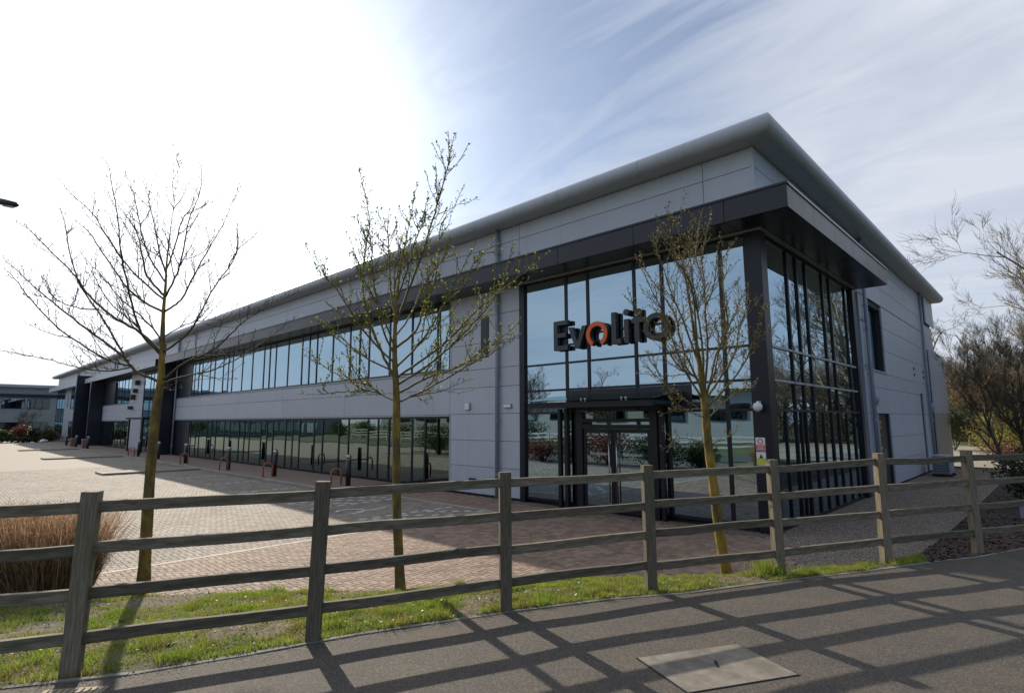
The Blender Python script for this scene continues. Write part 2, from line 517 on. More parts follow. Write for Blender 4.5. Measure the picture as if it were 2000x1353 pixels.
FD = Vector((0.413, 0.911, 0)).normalized()             # along the footpath
FN = Vector((FD.y, -FD.x, 0))                           # from the verge towards the road
EOUT = [(-7.9, -4.0), (-7.05, -2.1), (-6.35, -0.4), (-5.98, 0.58), (-5.81, 0.86), (-5.55, 1.31), (-5.23, 2.19), (-4.97, 3.04), (-4.40, 4.43),
        (-3.82, 5.62), (-3.30, 6.43), (-2.80, 7.48), (-2.01, 8.99), (-1.56, 9.95), (-1.10, 10.82), (-0.58, 12.13), (2.0, 17.8), (8.0, 31.0), (30, 79.5)]
PAVE_EDGE = [(-11.3, -3.0), (-9.8, -0.8), (-9.1, 0.3), (-8.81, 0.77), (-8.41, 1.41), (-7.97, 1.82), (-7.36, 2.62), (-6.47, 3.46), (-5.94, 4.1), (-4.82, 5.73), (-3.82, 6.77), (-3.27, 7.36), (-2.95, 7.75), (-2.33, 8.72), (-1.72, 10.0)]      # plot units
CREST = [(-12.99, -3.45), (-11.27, -0.92), (-10.46, 0.34), (-10.13, 0.89), (-9.67, 1.62), (-9.17, 2.09), (-8.46, 3.01), (-7.44, 3.98), (-6.83, 4.71), (-5.54, 6.59), (-4.39, 7.79), (-3.76, 8.46), (-3.39, 8.91), (-2.68, 10.03), (-1.98, 11.5)]      # top of the bank, metres
TOE = [(-16.27, -4.32), (-14.11, -1.15), (-13.1, 0.43), (-12.69, 1.11), (-12.11, 2.03), (-11.48, 2.62), (-10.6, 3.77), (-9.32, 4.98), (-8.55, 5.9), (-6.94, 8.25), (-5.5, 9.75), (-4.71, 10.6), (-4.25, 11.16), (-3.36, 12.56), (-2.48, 14.4)]      # foot of its far slope


def poly_at(P, y):
    for (x0, y0), (x1, y1) in zip(P, P[1:]):
        if y0 <= y <= y1:
            return x0 + (x1 - x0) * (y - y0) / (y1 - y0)
    return P[0][0] if y < P[0][1] else P[-1][0]


plot = True
sheet('ground', [(-400, -400), (400, -400), (400, 400), (-400, 400)], -0.16, m_lawn)
plot = False
path_out = [(x + FN.x * 4.2, y + FN.y * 4.2) for x, y in EOUT]
footpath = sheet('footpath', EOUT + path_out[::-1], 0.0, m_asph)
road_in = [(x + FN.x * 4.33, y + FN.y * 4.33) for x, y in EOUT]
road_out = [(x + FN.x * 10.8, y + FN.y * 10.8) for x, y in EOUT]
sheet('road', road_in + road_out[::-1], -0.11, m_road)
far_out = [(x + FN.x * 90, y + FN.y * 90) for x, y in EOUT]
sheet('far_verge', [(x + FN.x * 10.8, y + FN.y * 10.8) for x, y in EOUT] + far_out[::-1], -0.10, m_lawn)
kb = MB()
for (a, b, c, d) in zip(path_out, path_out[1:], road_in, road_in[1:]):
    kb.add([(*a, -0.15), (*b, -0.15), (*d, -0.15), (*c, -0.15), (*a, 0.004), (*b, 0.004), (*d, 0.004), (*c, 0.004)], CUBE_F)
struct(kb.build('road_kerb', m_kerb))
# narrow concrete edging between verge and footpath, in lengths
k = 0
for (x0, y0), (x1, y1) in zip(EOUT[2:16], EOUT[3:17]):
    L = math.hypot(x1 - x0, y1 - y0)
    n = max(1, round(L / 0.9))
    if y0 > 13:
        n = 1
    for i in range(n):
        a = Vector((x0 + (x1 - x0) * i / n, y0 + (y1 - y0) * i / n, 0)); b = Vector((x0 + (x1 - x0) * (i + 1) / n, y0 + (y1 - y0) * (i + 1) / n, 0))
        t = (b - a).normalized(); w = Vector((t.y, -t.x, 0)) * 0.045
        a += t * 0.003; b -= t * 0.003
        h = 0.006 + rnd.random() * 0.008
        V = [(*(a - w).xy, -0.05), (*(b - w).xy, -0.05), (*(b + w * 0.1).xy, -0.05), (*(a + w * 0.1).xy, -0.05)]
        obj('edging_stone', V[::1] + [(x, y, h) for x, y, _ in V], CUBE_F[::1], m_edge, footpath)

# paving base and blocks in herringbone
plot = True
paving = sheet('paving', [(-110, -6), (-10, -6), (-2.8, 6), (-2.8, 10.9), (-110, 10.9)], -0.012, m_joint)
sheet('far_paving', [(-110, -6), (-31.9, -6), (-31.9, 8.33), (-110, 8.33)], -0.002, m_far_pave)


def in_paving(x, y):
    if x < -15.5:
        return 0.35 < y < 8.25
    if y > 10.62 or (x > -10.2 and y > 10.28):
        return False
    if y > 8.77 and x > -2.84 - (y - 8.77) * 0.55:
        return False
    if x > -2.82:
        return False
    # beyond the verge edge
    return x < poly_at(PAVE_EDGE, y) + 0.05 and y > 0.35


W = 0.08
G2 = 0.0019
cells = []
for iy in range(4, 135):
    for ix in range(-399, -34):
        c = (ix - iy) % 4
        if c == 0:
            x, y, hor = (ix + 1) * W, (iy + 0.5) * W, True
        elif c == 2:
            x, y, hor = (ix + 0.5) * W, iy * W, False
        else:
            continue
        if in_paving(x, y):
            cells.append((x, y, hor))


def brick_mesh(hor):
    a, b = (W - G2, W / 2 - G2) if hor else (W / 2 - G2, W - G2)
    ch = 0.006
    V = [(-a, -b, -0.03), (a, -b, -0.03), (a, b, -0.03), (-a, b, -0.03),
         (-a, -b, -0.004), (a, -b, -0.004), (a, b, -0.004), (-a, b, -0.004),
         (-a + ch, -b + ch, 0), (a - ch, -b + ch, 0), (a - ch, b - ch, 0), (-a + ch, b - ch, 0)]
    F = [(8, 9, 10, 11)] + [(i, (i + 1) % 4, 4 + (i + 1) % 4, 4 + i) for i in range(4)] + [(4 + i, 4 + (i + 1) % 4, 8 + (i + 1) % 4, 8 + i) for i in range(4)]
    return V, F


def zone(x, y):
    return 0 if (x > -9.45 or y > 9.1) else 1


def vis_key(c):      # nearest blocks that are actually seen between the rails
    return math.hypot(c[0], c[1]) + (0 if c[1] > 1.8 else 100)


cells.sort(key=vis_key)
zm = [m_brick_r, m_brick_g, m_line]
bme = {(h, z): mesh('brick', [tuple(c * GRID for c in v) for v in brick_mesh(h)[0]], brick_mesh(h)[1], zm[z]) for h in (True, False) for z in (0, 1, 2)}
for x, y, h in cells[:300]:
    o = link('brick', bme[(h, zone(x, y))], paving, S((x, y, rnd.uniform(-0.0015, 0.0015))))
    o.rotation_euler = (rnd.uniform(-0.008, 0.008), rnd.uniform(-0.008, 0.008), 0)
for z, nm in ((0, 'red_block_field'), (1, 'buff_block_field')):
    mb = MB()
    tpl = {h: brick_mesh(h) for h in (True, False)}
    for x, y, h in cells[300:]:
        if zone(x, y) == z:
            dz = rnd.uniform(-0.0015, 0.0015)
            V, F = tpl[h]
            tx, ty = rnd.uniform(-0.008, 0.008), rnd.uniform(-0.008, 0.008)
            mb.add([(x + v[0], y + v[1], v[2] + dz + v[0] * tx + v[1] * ty) for v in V], F)
    stuff(mb.build(nm, zm[z], paving))

# straight courses of pale blocks between the red and the buff areas
y = 0.5
while y < 9.05:
    box('line_block', (-9.495, y, -.02), (-9.405, y + .176, .0022 + rnd.uniform(0, .0008)), m_line, paving)
    y += .18
x = -9.41
while x > -15.5:
    box('line_block', (x - .176, 9.055, -.02), (x, 9.145, .0022 + rnd.uniform(0, .0008)), m_line, paving)
    x -= .18
# white bay markings: single white blocks and the wheelchair-bay symbol
def mark(x, y, hx=0.095, hy=0.045, rot=0.0):
    ca, sa = math.cos(rot), math.sin(rot)
    q = [(-hx, -hy), (hx, -hy), (hx, hy), (-hx, hy)]
    return [(x + a * ca - b * sa, y + a * sa + b * ca, 0.004) for a, b in q]


for x0, y0, x1, y1, n in ((-10.6, 6.5, -10.6, 8.8, 8), (-10.05, 7.1, -9.6, 8.9, 1), (-12.7, 6.5, -12.8, 8.6, 7),
                          (-10.4, 7.4, -9.7, 8.1, 4), (-10.4, 8.1, -9.6, 8.9, 5), (-10.4, 6.7, -9.7, 7.4, 4),
                          (-13.5, 6.9, -12.95, 7.5, 4), (-13.6, 7.6, -12.95, 8.2, 4), (-13.6, 8.3, -13.0, 8.9, 4), (-13.9, 6.5, -13.9, 8.8, 8),
                          (-17.2, 6.6, -17.2, 8.1, 6), (-20.2, 6.6, -20.2, 8.1, 6), (-23.2, 6.6, -23.2, 8.1, 6)):
    for i in range(n):
        t = i / max(1, n - 1)
        obj('bay_marking', mark(x0 + (x1 - x0) * t, y0 + (y1 - y0) * t, 0.045, 0.095), [(0, 1, 2, 3)], m_mark, paving)
mb = MB()
sym = [(-11.42, 6.71), (-11.5, 7.05), (-11.75, 7.2), (-12.0, 7.05), (-12.05, 6.8), (-11.9, 6.6)]
for pl in (catmull([(x, y, 0) for x, y in sym], 5), [Vector((-11.55, 6.9, 0)), Vector((-11.6, 7.3, 0)), Vector((-11.66, 7.75, 0))]):
    for a, b in zip(pl, pl[1:]):
        t = (b - a).normalized(); w = Vector((-t.y, t.x, 0)) * 0.035
        mb.add([tuple(a - w + Vector((0, 0, .004))), tuple(b - w + Vector((0, 0, .004))), tuple(b + w + Vector((0, 0, .004))), tuple(a + w + Vector((0, 0, .004)))], [(0, 1, 2, 3)])
mb.build('bay_symbol', m_mark, paving)

# raised footway along the building with kerb stones and two built-out islands
fw = struct(box('building_footway', (-86, 8.45, -0.05), (-15.6, 10.66, 0.068), M('footway_block', (0.20, 0.14, 0.11), (0.28, 0.20, 0.16), scale=11, rough=0.85, bump=(40, 0.3, 0.004))))
x = -15.6
while x > -46:
    box('kerb_stone', (x - 0.905, 8.325, -0.05), (x, 8.446, 0.075 + rnd.uniform(-.003, .003)), m_kerb, fw, 0.008)
    x -= 0.912
box('kerb_stone', (-86, 8.325, -0.05), (x, 8.446, 0.075), m_kerb, fw, 0.008)
for xa, xb, ya in ((-28.0, -26.6, 4.9), (-41.7, -40.3, 4.7), (-55.5, -54.3, 4.9)):
    isl = struct(box('kerbed_island', (xa + 0.12, ya + 0.12, -0.05), (xb - 0.12, 8.32, 0.07), m_far_pave))
    box('kerb_stone', (xa, ya, -0.05), (xb, ya + 0.117, 0.078), m_kerb, isl, 0.008)
    for xx in (xa, xb - 0.117):
        n = 4
        for i in range(n):
            y0 = ya + 0.12 + (8.32 - ya - 0.12) * i / n; y1 = ya + 0.12 + (8.32 - ya - 0.12) * (i + 1) / n - 0.006
            box('kerb_stone', (xx, y0, -0.05), (xx + 0.117, y1, 0.078), m_kerb, isl, 0.008)

# gravel along the glass, gravel and bark beds on the right
gravel_poly = [(-3.82, 10.72), (-10.1, 10.72), (-10.1, 10.30), (-4.1, 10.30), (-3.75, 10.32), (-3.25, 9.55), (-2.88, 8.85), (-2.72, 8.4), (-2.33, 8.70), (-1.70, 10.05), (-1.62, 12.6), (-1.58, 15.3), (-1.5, 30.0), (-3.82, 30.0)]
grav = sheet('gravel_bed', gravel_poly, -0.006, m_gravel)
plot = False
mul_in = [(-2.55, 15.08), (-2.43, 18.9), (-2.37, 22.9), (-2.2, 45.0)]
mul_out = [(-1.50, 10.08), (-0.58, 12.13), (2.0, 17.8), (8.0, 31.0)]
V, F = [], []
for (xa, ya), (xb, yb) in zip(mul_in, mul_out):
    for j in range(9):
        t = j / 8
        V.append((xa + (xb - xa) * t, ya + (yb - ya) * t, -1.0 + 1.004 * t))
for i in range(3):
    for j in range(8):
        F.append((i * 9 + j, i * 9 + j + 1, i * 9 + j + 10, i * 9 + j + 9))
mulch = struct(obj('bark_bed', V, F, m_mulch))
plot = True
sheet('pale_yard', [(-8, 33.5), (30, 33.5), (60, 60), (-8, 60)], -0.12, M('pale_yard_gravel', (0.24, 0.21, 0.16), (0.33, 0.29, 0.23), scale=4, rough=0.9))
sheet('access_lane', [(-120, -14), (-14, -14), (-11, -9), (-120, -9)], -0.12, m_road)


def inpoly(x, y, P):
    r = False
    for (x0, y0), (x1, y1) in zip(P, P[1:] + P[:1]):
        if (y0 > y) != (y1 > y) and x < (x1 - x0) * (y - y0) / (y1 - y0) + x0:
            r = not r
    return r


def pebble(mb, x, y, z, s):
    a = rnd.uniform(0, 6.28)
    dx, dy = math.cos(a), math.sin(a)
    s2, h = s * rnd.uniform(.55, .95), s * rnd.uniform(.35, .7)
    mb.add([(x + dx * s, y + dy * s, z), (x - dy * s2, y + dx * s2, z), (x - dx * s, y - dy * s, z), (x + dy * s2, y - dx * s2, z), (x + dx * .2 * s, y + dy * .2 * s, z + h)],
           [(0, 1, 4), (1, 2, 4), (2, 3, 4), (3, 0, 4)])


mb = MB()
while len(mb.V) < 5 * 16000:
    y = 8.5 + 13 * rnd.random() ** 1.6
    x = rnd.uniform(-10.1, -1.5) if (rnd.random() < 0.25 and y < 10.8) else rnd.uniform(-3.8, -1.5)
    if inpoly(x, y, gravel_poly):
        pebble(mb, x, y, -0.006, rnd.uniform(0.008, 0.02))
stuff(mb.build('gravel_stones', m_stone, grav))
plot = False
mb = MB()
for _ in range(6500):
    u = 3 * rnd.random() ** 1.7
    i = min(2, int(u))
    u -= i
    t = rnd.random()
    pa = Vector((*mul_in[i], -1.0)).lerp(Vector((*mul_in[i + 1], -1.0)), u)
    pb = Vector((*mul_out[i], 0.004)).lerp(Vector((*mul_out[i + 1], 0.004)), u)
    p = pa.lerp(pb, t) + Vector((0, 0, .015))
    a = rnd.uniform(0, 6.28)
    d = Vector((math.cos(a), math.sin(a), rnd.uniform(-.3, .5))) * rnd.uniform(.02, .05)
    w = Vector((-math.sin(a), math.cos(a), rnd.uniform(0, .9))) * rnd.uniform(.008, .018)
    mb.add([tuple(p - d - w), tuple(p + d - w), tuple(p + d + w), tuple(p - d + w)], [(0, 1, 2, 3)])
stuff(mb.build('bark_chips', M('bark_chip', (0.035, 0.022, 0.02), (0.12, 0.075, 0.06), scale=9, rough=0.9, isl=0.5), mulch))
# thin steel edging between gravel and bark
plot = True
for (x0, y0), (x1, y1) in (((-1.70, 10.05), (-1.62, 12.6)), ((-1.62, 12.6), (-1.58, 15.3)), ((-1.58, 15.3), (-1.5, 30))):
    obj('edging_strip', [(x0 - .012, y0, -.05), (x0 + .012, y0, -.05), (x1 + .012, y1, -.05), (x1 - .012, y1, -.05), (x0 - .012, y0, .03), (x0 + .012, y0, .03), (x1 + .012, y1, .03), (x1 - .012, y1, .03)], CUBE_F, m_edge, grav)

# grass verge: a low bank, its crest 0.3 m below the path edge, falling behind to the car park
plot = False
YS = [-3.0 + 13.0 * i / 130 for i in range(131)]


def verge_pt(y, v):
    yo, yi = y, y * 1.15
    xo, xi = poly_at(EOUT, yo) - 0.05, poly_at(CREST, yi)
    x, yy = xi + (xo - xi) * v, yi + (yo - yi) * v
    wd = math.hypot(xo - xi, yo - yi)
    h = 0.05 * (1 - abs(2 * v - 1) ** 3) * min(1, wd / 0.8)
    h += 0.02 * mnoise.noise((x * 2.3, yy * 2.3, 0)) * min(1, wd) + 0.008 * mnoise.noise((x * 11, yy * 11, 3))
    return x, yy, -0.3 * (1 - v) + max(h, 0.004)


V, F = [], []
NV = 15
for i, y in enumerate(YS):
    V.append((poly_at(TOE, y * 1.44), y * 1.44, -1.03))
    for j in range(NV):
        V.append(verge_pt(y, j / (NV - 1)))
for i in range(len(YS) - 1):
    for j in range(NV):
        a = i * (NV + 1) + j
        F.append((a, a + 1, a + NV + 2, a + NV + 1))
verge = struct(obj('grass_verge', V, F, m_soil, smooth=True))


def bare(x, y):
    n = mnoise.noise((x * 1.1 + 4, y * 1.1, 7)) + 0.45 * mnoise.noise((x * 3.3, y * 3.3, 2))
    d = (Vector((x, y, 0)) - Vector((-8.3, 2.3, 0))).length
    d2 = (Vector((x, y, 0)) - Vector((-6.6, 0.9, 0))).length
    return n + max(0, 0.75 - d * 0.7) + max(0, 0.25 - 0.3 * d2)


mb = MB()
tries = 0
while len(mb.F) < 150000 and tries < 520000:
    tries += 1
    y = -1.2 + 11.3 * rnd.random() ** 0.9
    v = rnd.random()
    x, y, z = verge_pt(y, v)
    wdt = poly_at(EOUT, y / (1.15 - .15 * v)) - poly_at(CREST, y)
    if rnd.random() > min(1, abs(wdt) / 2.6) + .12:
        continue
    b = bare(x, y)
    if b > 0.18 and rnd.random() < min(0.985, (b - 0.08) * 3.5):
        continue
    tuft = 0.45 + 1.5 * max(0, mnoise.noise((x * 4, y * 4, 1)))
    h = rnd.uniform(0.03, 0.10) * tuft * (1.0 if 0.05 < v < 0.96 else 1.5)
    a = rnd.uniform(0, 6.28)
    wv = Vector((math.cos(a), math.sin(a), 0)) * rnd.uniform(0.003, 0.006)
    lean = Vector((rnd.gauss(0, .55), rnd.gauss(0, .55), 1.0)).normalized() * h
    p = Vector((x, y, z - .004))
    mb.add([tuple(p - wv), tuple(p + wv), tuple(p + lean)], [(0, 1, 2)])
# taller tuft against a post
for _ in range(420):
    p = Vector((-2.95 + rnd.gauss(0, .10), 8.0 + rnd.gauss(0, .10), 0))
    a = rnd.uniform(0, 6.28)
    wv = Vector((math.cos(a), math.sin(a), 0)) * 0.005
    mb.add([tuple(p - wv), tuple(p + wv), tuple(p + Vector((rnd.gauss(0, .07), rnd.gauss(0, .07), rnd.uniform(.08, .24))))], [(0, 1, 2)])
stuff(mb.build('grass', m_grass, verge))
mb = MB()
for _ in range(16000):
    x, y, z = verge_pt(-1.2 + 11.2 * rnd.random(), rnd.random())
    if mnoise.noise((x * 2.1, y * 2.1, 31)) < -.05 and rnd.random() < .7:
        continue
    a = rnd.uniform(0, 6.28)
    wv = Vector((math.cos(a), math.sin(a), 0)) * rnd.uniform(.002, .004)
    p = Vector((x, y, z))
    mb.add([tuple(p - wv), tuple(p + wv), tuple(p + Vector((rnd.gauss(0, .045), rnd.gauss(0, .045), rnd.uniform(.008, .06))))], [(0, 1, 2)])
stuff(mb.build('dry_grass', m_straw, verge))


def flat_leaf(mb, p, s, tilt, asp=0.6):
    a = rnd.uniform(0, 6.28)
    u = Vector((math.cos(a), math.sin(a), rnd.gauss(0, tilt))).normalized() * s
    w = Vector((-math.sin(a), math.cos(a), rnd.gauss(0, tilt))).normalized() * s * asp
    mb.add([tuple(p - u), tuple(p - w), tuple(p + u), tuple(p + w)], [(0, 1, 2, 3)])


mb, ml = MB(), MB()
for _ in range(5200):
    y = -1 + 10.8 * rnd.random()
    x, y, z = verge_pt(y, rnd.random() ** 0.6)
    if mnoise.noise((x * 1.7, y * 1.7, 12)) > 0.05:
        flat_leaf(mb, Vector((x, y, z + rnd.uniform(.008, .03))), rnd.uniform(.008, .022), .5)
for _ in range(3400):
    y = -1 + 10.8 * rnd.random()
    v = rnd.random()
    x, y, z = verge_pt(y, v)
    if bare(x, y) > 0.0 or v > .9:
        flat_leaf(ml, Vector((x, y, z + rnd.uniform(.004, .014))), rnd.uniform(.008, .024), .35)
for _ in range(1600):                    # litter blown onto the edge of the footpath
    y = rnd.uniform(-0.5, 9.5)
    x = poly_at(EOUT, y) + abs(rnd.gauss(0, .12)) + .02
    flat_leaf(ml, Vector((x, y, .008)), rnd.uniform(.003, .010), .15)
for _ in range(70):                      # rosettes of broad leaves
    y = rnd.uniform(-.6, 9.2)
    x, y, z = verge_pt(y, rnd.random() ** .5)
    for k in range(rnd.randint(6, 13)):
        a = rnd.uniform(0, 6.28)
        s = rnd.uniform(.025, .06)
        d = Vector((math.cos(a), math.sin(a), rnd.uniform(.15, .7))) * s
        w = Vector((-math.sin(a), math.cos(a), 0)) * s * .28
        c = Vector((x, y, z))
        mb.add([tuple(c), tuple(c + d * .6 - w), tuple(c + d), tuple(c + d * .6 + w)], [(0, 1, 2, 3)])
stuff(mb.build('weeds', m_weed, verge))
md = MB()
for _ in range(9000):                    # clods and small stones on the bare soil
    y = -1 + 10.6 * rnd.random()
    v = rnd.random()
    x, y, z = verge_pt(y, v)
    if bare(x, y) > .12 or v > .95:
        pebble(md, x, y, z - .003, rnd.uniform(.004, .016))
stuff(md.build('clods', M('soil_clod', (0.05, 0.036, 0.024), (0.17, 0.13, 0.09), scale=9, rough=0.95, isl=0.6), verge))
stuff(ml.build('leaf_litter', m_litter, verge))

# concrete chamber cover in the footpath, ribbed grating at the verge edge
cv = thing('chamber_cover', 'square concrete chamber cover with a dark lifting slot, set in the footpath', 'cover', (-2.22, 4.70, 0))
q = [(-2.77, 4.40), (-2.17, 4.12), (-1.68, 5.00), (-2.28, 5.28)]
def prism(q, z0, z1): return [(x, y, z0) for x, y in q] + [(x, y, z1) for x, y in q]
obj('slab', prism(q, -0.03, 0.008), CUBE_F, m_conc, cv)
cx_, cy_ = sum(p[0] for p in q) / 4, sum(p[1] for p in q) / 4
obj('surround', prism([(cx_ + (x - cx_) * 1.03, cy_ + (y - cy_) * 1.03) for x, y in q], -0.03, 0.004), CUBE_F, m_black, cv)
obj('lifting_slot', prism([(-2.28, 4.79), (-2.255, 4.80), (-2.18, 4.69), (-2.205, 4.68)], 0.0, 0.0095), CUBE_F, m_black, cv)
gr = thing('drain_grating', 'ribbed pale grating at the verge edge in the lower left corner', 'grating', (-5.45, 1.05, 0))
e1 = Vector((-5.5, 1.22, 0)) - Vector((-5.76, 0.87, 0)); e1.normalize(); e2 = Vector((e1.y, -e1.x, 0)); g0 = Vector((-5.72, 0.83, 0)) + e2 * 0.03
def gq(u0, u1, v0, v1): return [tuple((g0 + e1 * u + e2 * v).xy) for u, v in ((u0, v0), (u1, v0), (u1, v1), (u0, v1))][::-1]
obj('frame', prism(gq(0, .44, 0, .42), -0.02, 0.006), CUBE_F, m_grate, gr)
for i in range(9):
    obj('bar', prism(gq(.02 + i * .047, .05 + i * .047, .02, .40), 0.0, 0.016), CUBE_F, m_grate, gr)

# ------------------------------------------------------------------ the office building
plot = True
X0, Y0 = -3.8, 10.7
bld = thing('office_building', 'long grey two-storey office building with corner glazing, dark canopy and rounded eaves', 'building', (X0, Y0, 0))
XE = -86.5


def fr(name, x0, x1, z0, z1, y, d, m, parent=None, bev=0.0):     # a piece on the front, outer face at y, depth d inwards
    return box(name, (x0, y, z0), (x1, y + d, z1), m, parent or bld, bev)


def sd(name, y0, y1, z0, z1, x, d, m, parent=None, bev=0.0):     # a piece on the side, outer face at x
    return box(name, (x - d, y0, z0), (x, y1, z1), m, parent or bld, bev)


GP = 0.005


def panels_f(xs, zs, y=Y0, m=None):
    for a, b in zip(xs, xs[1:]):
        for c, d in zip(zs, zs[1:]):
            fr('cladding_panel', min(a, b) + GP, max(a, b) - GP, c + GP, d - GP, y, 0.05, m or m_clad, bev=0.004)


def panels_s(ys, zs, x=X0, m=None):
    for a, b in zip(ys, ys[1:]):
        for c, d in zip(zs, zs[1:]):
            sd('cladding_panel', a + GP, b - GP, c + GP, d - GP, x, 0.05, m or m_clad, bev=0.004)


# backing walls behind the panel joints
mb = MB()
mb.box((XE, Y0 + .051, 5.5), (X0 - .051, Y0 + .2, 7.3))                  # top band, front
mb.box((-12.9, Y0 + .051, 0), (-10.05, Y0 + .2, 5.5))                    # pier by the glass
mb.box((-39.5, Y0 + .051, 2.17), (-12.9, Y0 + .2, 3.48))                 # spandrel
mb.box((-39.9, Y0 + .12, 0), (-36.6, Y0 + .3, 5.5))
mb.box((-51.0, Y0 + .051, 0), (-47.3, Y0 + .2, 5.5))
mb.box((-60.4, Y0 + .051, 2.17), (-51, Y0 + .2, 3.48))
mb.box((-80.6, Y0 + .051, 0), (-77.0, Y0 + .2, 5.5))
mb.box((-77.0, Y0 + .051, 2.17), (-60.4, Y0 + .2, 3.48))
mb.box((X0 - .2, Y0 + .3, 5.5), (X0 - .051, 31.5, 7.3))                  # side
mb.box((X0 - .2, 17.62, 0), (X0 - .051, 19.16, 5.5))
mb.box((X0 - .2, 19.16, 2.2), (X0 - .051, 21.05, 3.47))
mb.box((X0 - .2, 21.05, 0), (X0 - .051, 31.5, 5.5))
mb.box((XE, 31.3, 0), (X0 - .2, 31.5, 7.3))                              # back
mb.box((XE, Y0 + .2, 0), (XE + .2, 31.3, 7.3))
mb.build('wall', m_back, bld)
mb = MB()
mb.box((XE + .2, Y0 + .25, -.05), (X0 - .25, 31.2, 0.012)); mb.box((XE + .2, Y0 + .35, 2.55), (X0 - .35, 31.2, 2.95))
mb.build('floor', m_floor, bld)
mb = MB()
mb.box((XE + .2, Y0 + .30, 2.40), (-10.0, 31.2, 2.46)); mb.box((XE + .2, Y0 + .30, 5.48), (X0 - .3, 31.2, 5.54))
mb.build('ceiling', m_ceil, bld)
mb = MB()
mb.box((XE + .2, 18.5, 0), (-4.2, 18.7, 5.47)); mb.box((-10.3, Y0 + .3, 0), (-10.15, 18.5, 5.47)); mb.box((-40.2, Y0 + .3, 0), (-40.0, 18.5, 5.47))
mb.build('interior_wall', m_int, bld)
for x in (-13.6, -15.4, -17.3, -20.4, -23.6, -26.5, -29.6):                # lit round ceiling lights upstairs
    for y in (12.4, 14.4):
        mb = MB().tube([(x, y, 5.475), (x, y, 5.44)], 0.16, 16)
        mb.build('ceiling_light', m_lampglow, bld)

# roof with rounded eaves
box('roof', (XE, Y0 + .02, 7.315), (X0 - .02, 31.5, 7.66), m_eave, bld)


def eave_profile():
    o, zc, r = 0.36, 7.49, 0.18
    P = [(-0.05, 7.31), (o, 7.31)]
    for i in range(1, 9):
        a = -90 + 180 * i / 8
        P.append((o + r * math.cos(R(a)), zc + r * math.sin(R(a))))
    P.append((-0.3, 7.665))
    return P


PF = eave_profile()


def eave_run(name, base, along, out, L0, L1, mit0=0.0, mit1=0.0):
    V, F = [], []
    n = len(PF)
    for L, mt in ((L0, mit0), (L1, mit1)):
        for (o, z) in PF:
            p = base + along * (L + o * mt) + out * o
            V.append((p.x, p.y, z))
    for i in range(n - 1):
        F.append((i, i + 1, n + i + 1, n + i))
    V += list(V)                                     # separate cap vertices keep the long faces' shading clean
    F += [tuple(range(2 * n, 3 * n))[::-1], tuple(range(3 * n, 4 * n))]
    e = obj(name, V, F, m_eave, bld)
    for p in e.data.polygons:
        p.use_smooth = len(p.vertices) == 4
    return e


corner = Vector((X0, Y0, 0))
xs = [0, 2.25] + [2.25 + 2.63 * i for i in range(1, 32)]
for i, (a, b) in enumerate(zip(xs, xs[1:])):
    eave_run('eave_section', corner, Vector((-1, 0, 0)), Vector((0, -1, 0)), a + (0.003 if i else 0), b - .003, mit0=-1.0 if i == 0 else 0)
ys = [0, 1.2] + [1.2 + 2.9 * i for i in range(1, 8)]
for i, (a, b) in enumerate(zip(ys, ys[1:])):
    b = min(b, 20.95)
    eave_run('eave_section', corner, Vector((0, 1, 0)), Vector((1, 0, 0)), a + (0.003 if i else 0), b - .003, mit0=-1.0 if i == 0 else 0)
# seam cover strips that show as fine lines on the eaves
# upper cladding band
ux = [X0, -4.83, -10.03] + [-13.69 - 5.25 * i for i in range(0, 14)] + [XE]
panels_f(ux, [5.66, 6.08, 6.905, 7.305])
fr('corner_trim', X0 - .052, X0 + .003, 5.66, 7.305, Y0 - .003, .05, m_clad)
panels_s([Y0 + .06, 12.0, 15.2, 18.4, 21.1, 25.75, 29.4], [5.66, 6.25, 6.905, 7.305])
panels_s([29.4, 31.5], [6.15, 7.305], x=X0 + .10)
# piers of flat cladding
panels_f([-10.03, -12.88], [0.05, .78, 1.49, 2.22, 2.95, 3.46, 4.2, 4.95, 5.64])
for x0, x1 in ((-47.3, -51.0), (-77.0, -80.6)):
    panels_f([x0, x1], [0.08, .78, 1.49, 2.22, 2.95, 3.46, 4.2, 4.95, 5.64])
# spandrel between the window bands
sx = [-12.88, -13.69] + [-18.93, -24.2, -29.5, -34.85, -39.5]
panels_f(sx, [2.21, 2.95, 3.46])
panels_f([-51.0, -55.6, -60.4], [2.21, 2.95, 3.46])
panels_f([-66.5, -71.7, -77.0], [2.21, 2.95, 3.46])
for x0, x1 in ((-39.5, -12.88), (-60.4, -51.0), (-77, -66.5)):
    fr('window_sill', x0, x1, 3.463, 3.50, Y0 - .035, .2, m_sill)
    fr('head_flashing', x0, x1, 2.165, 2.205, Y0 - .02, .15, m_sill)
box('reveal_trim', (-12.885, Y0 - .012, .05), (-12.84, Y0 + .12, 2.16), m_sill, bld)
box('reveal_trim', (-12.885, Y0 - .012, 3.503), (-12.84, Y0 + .12, 5.6), m_sill, bld)


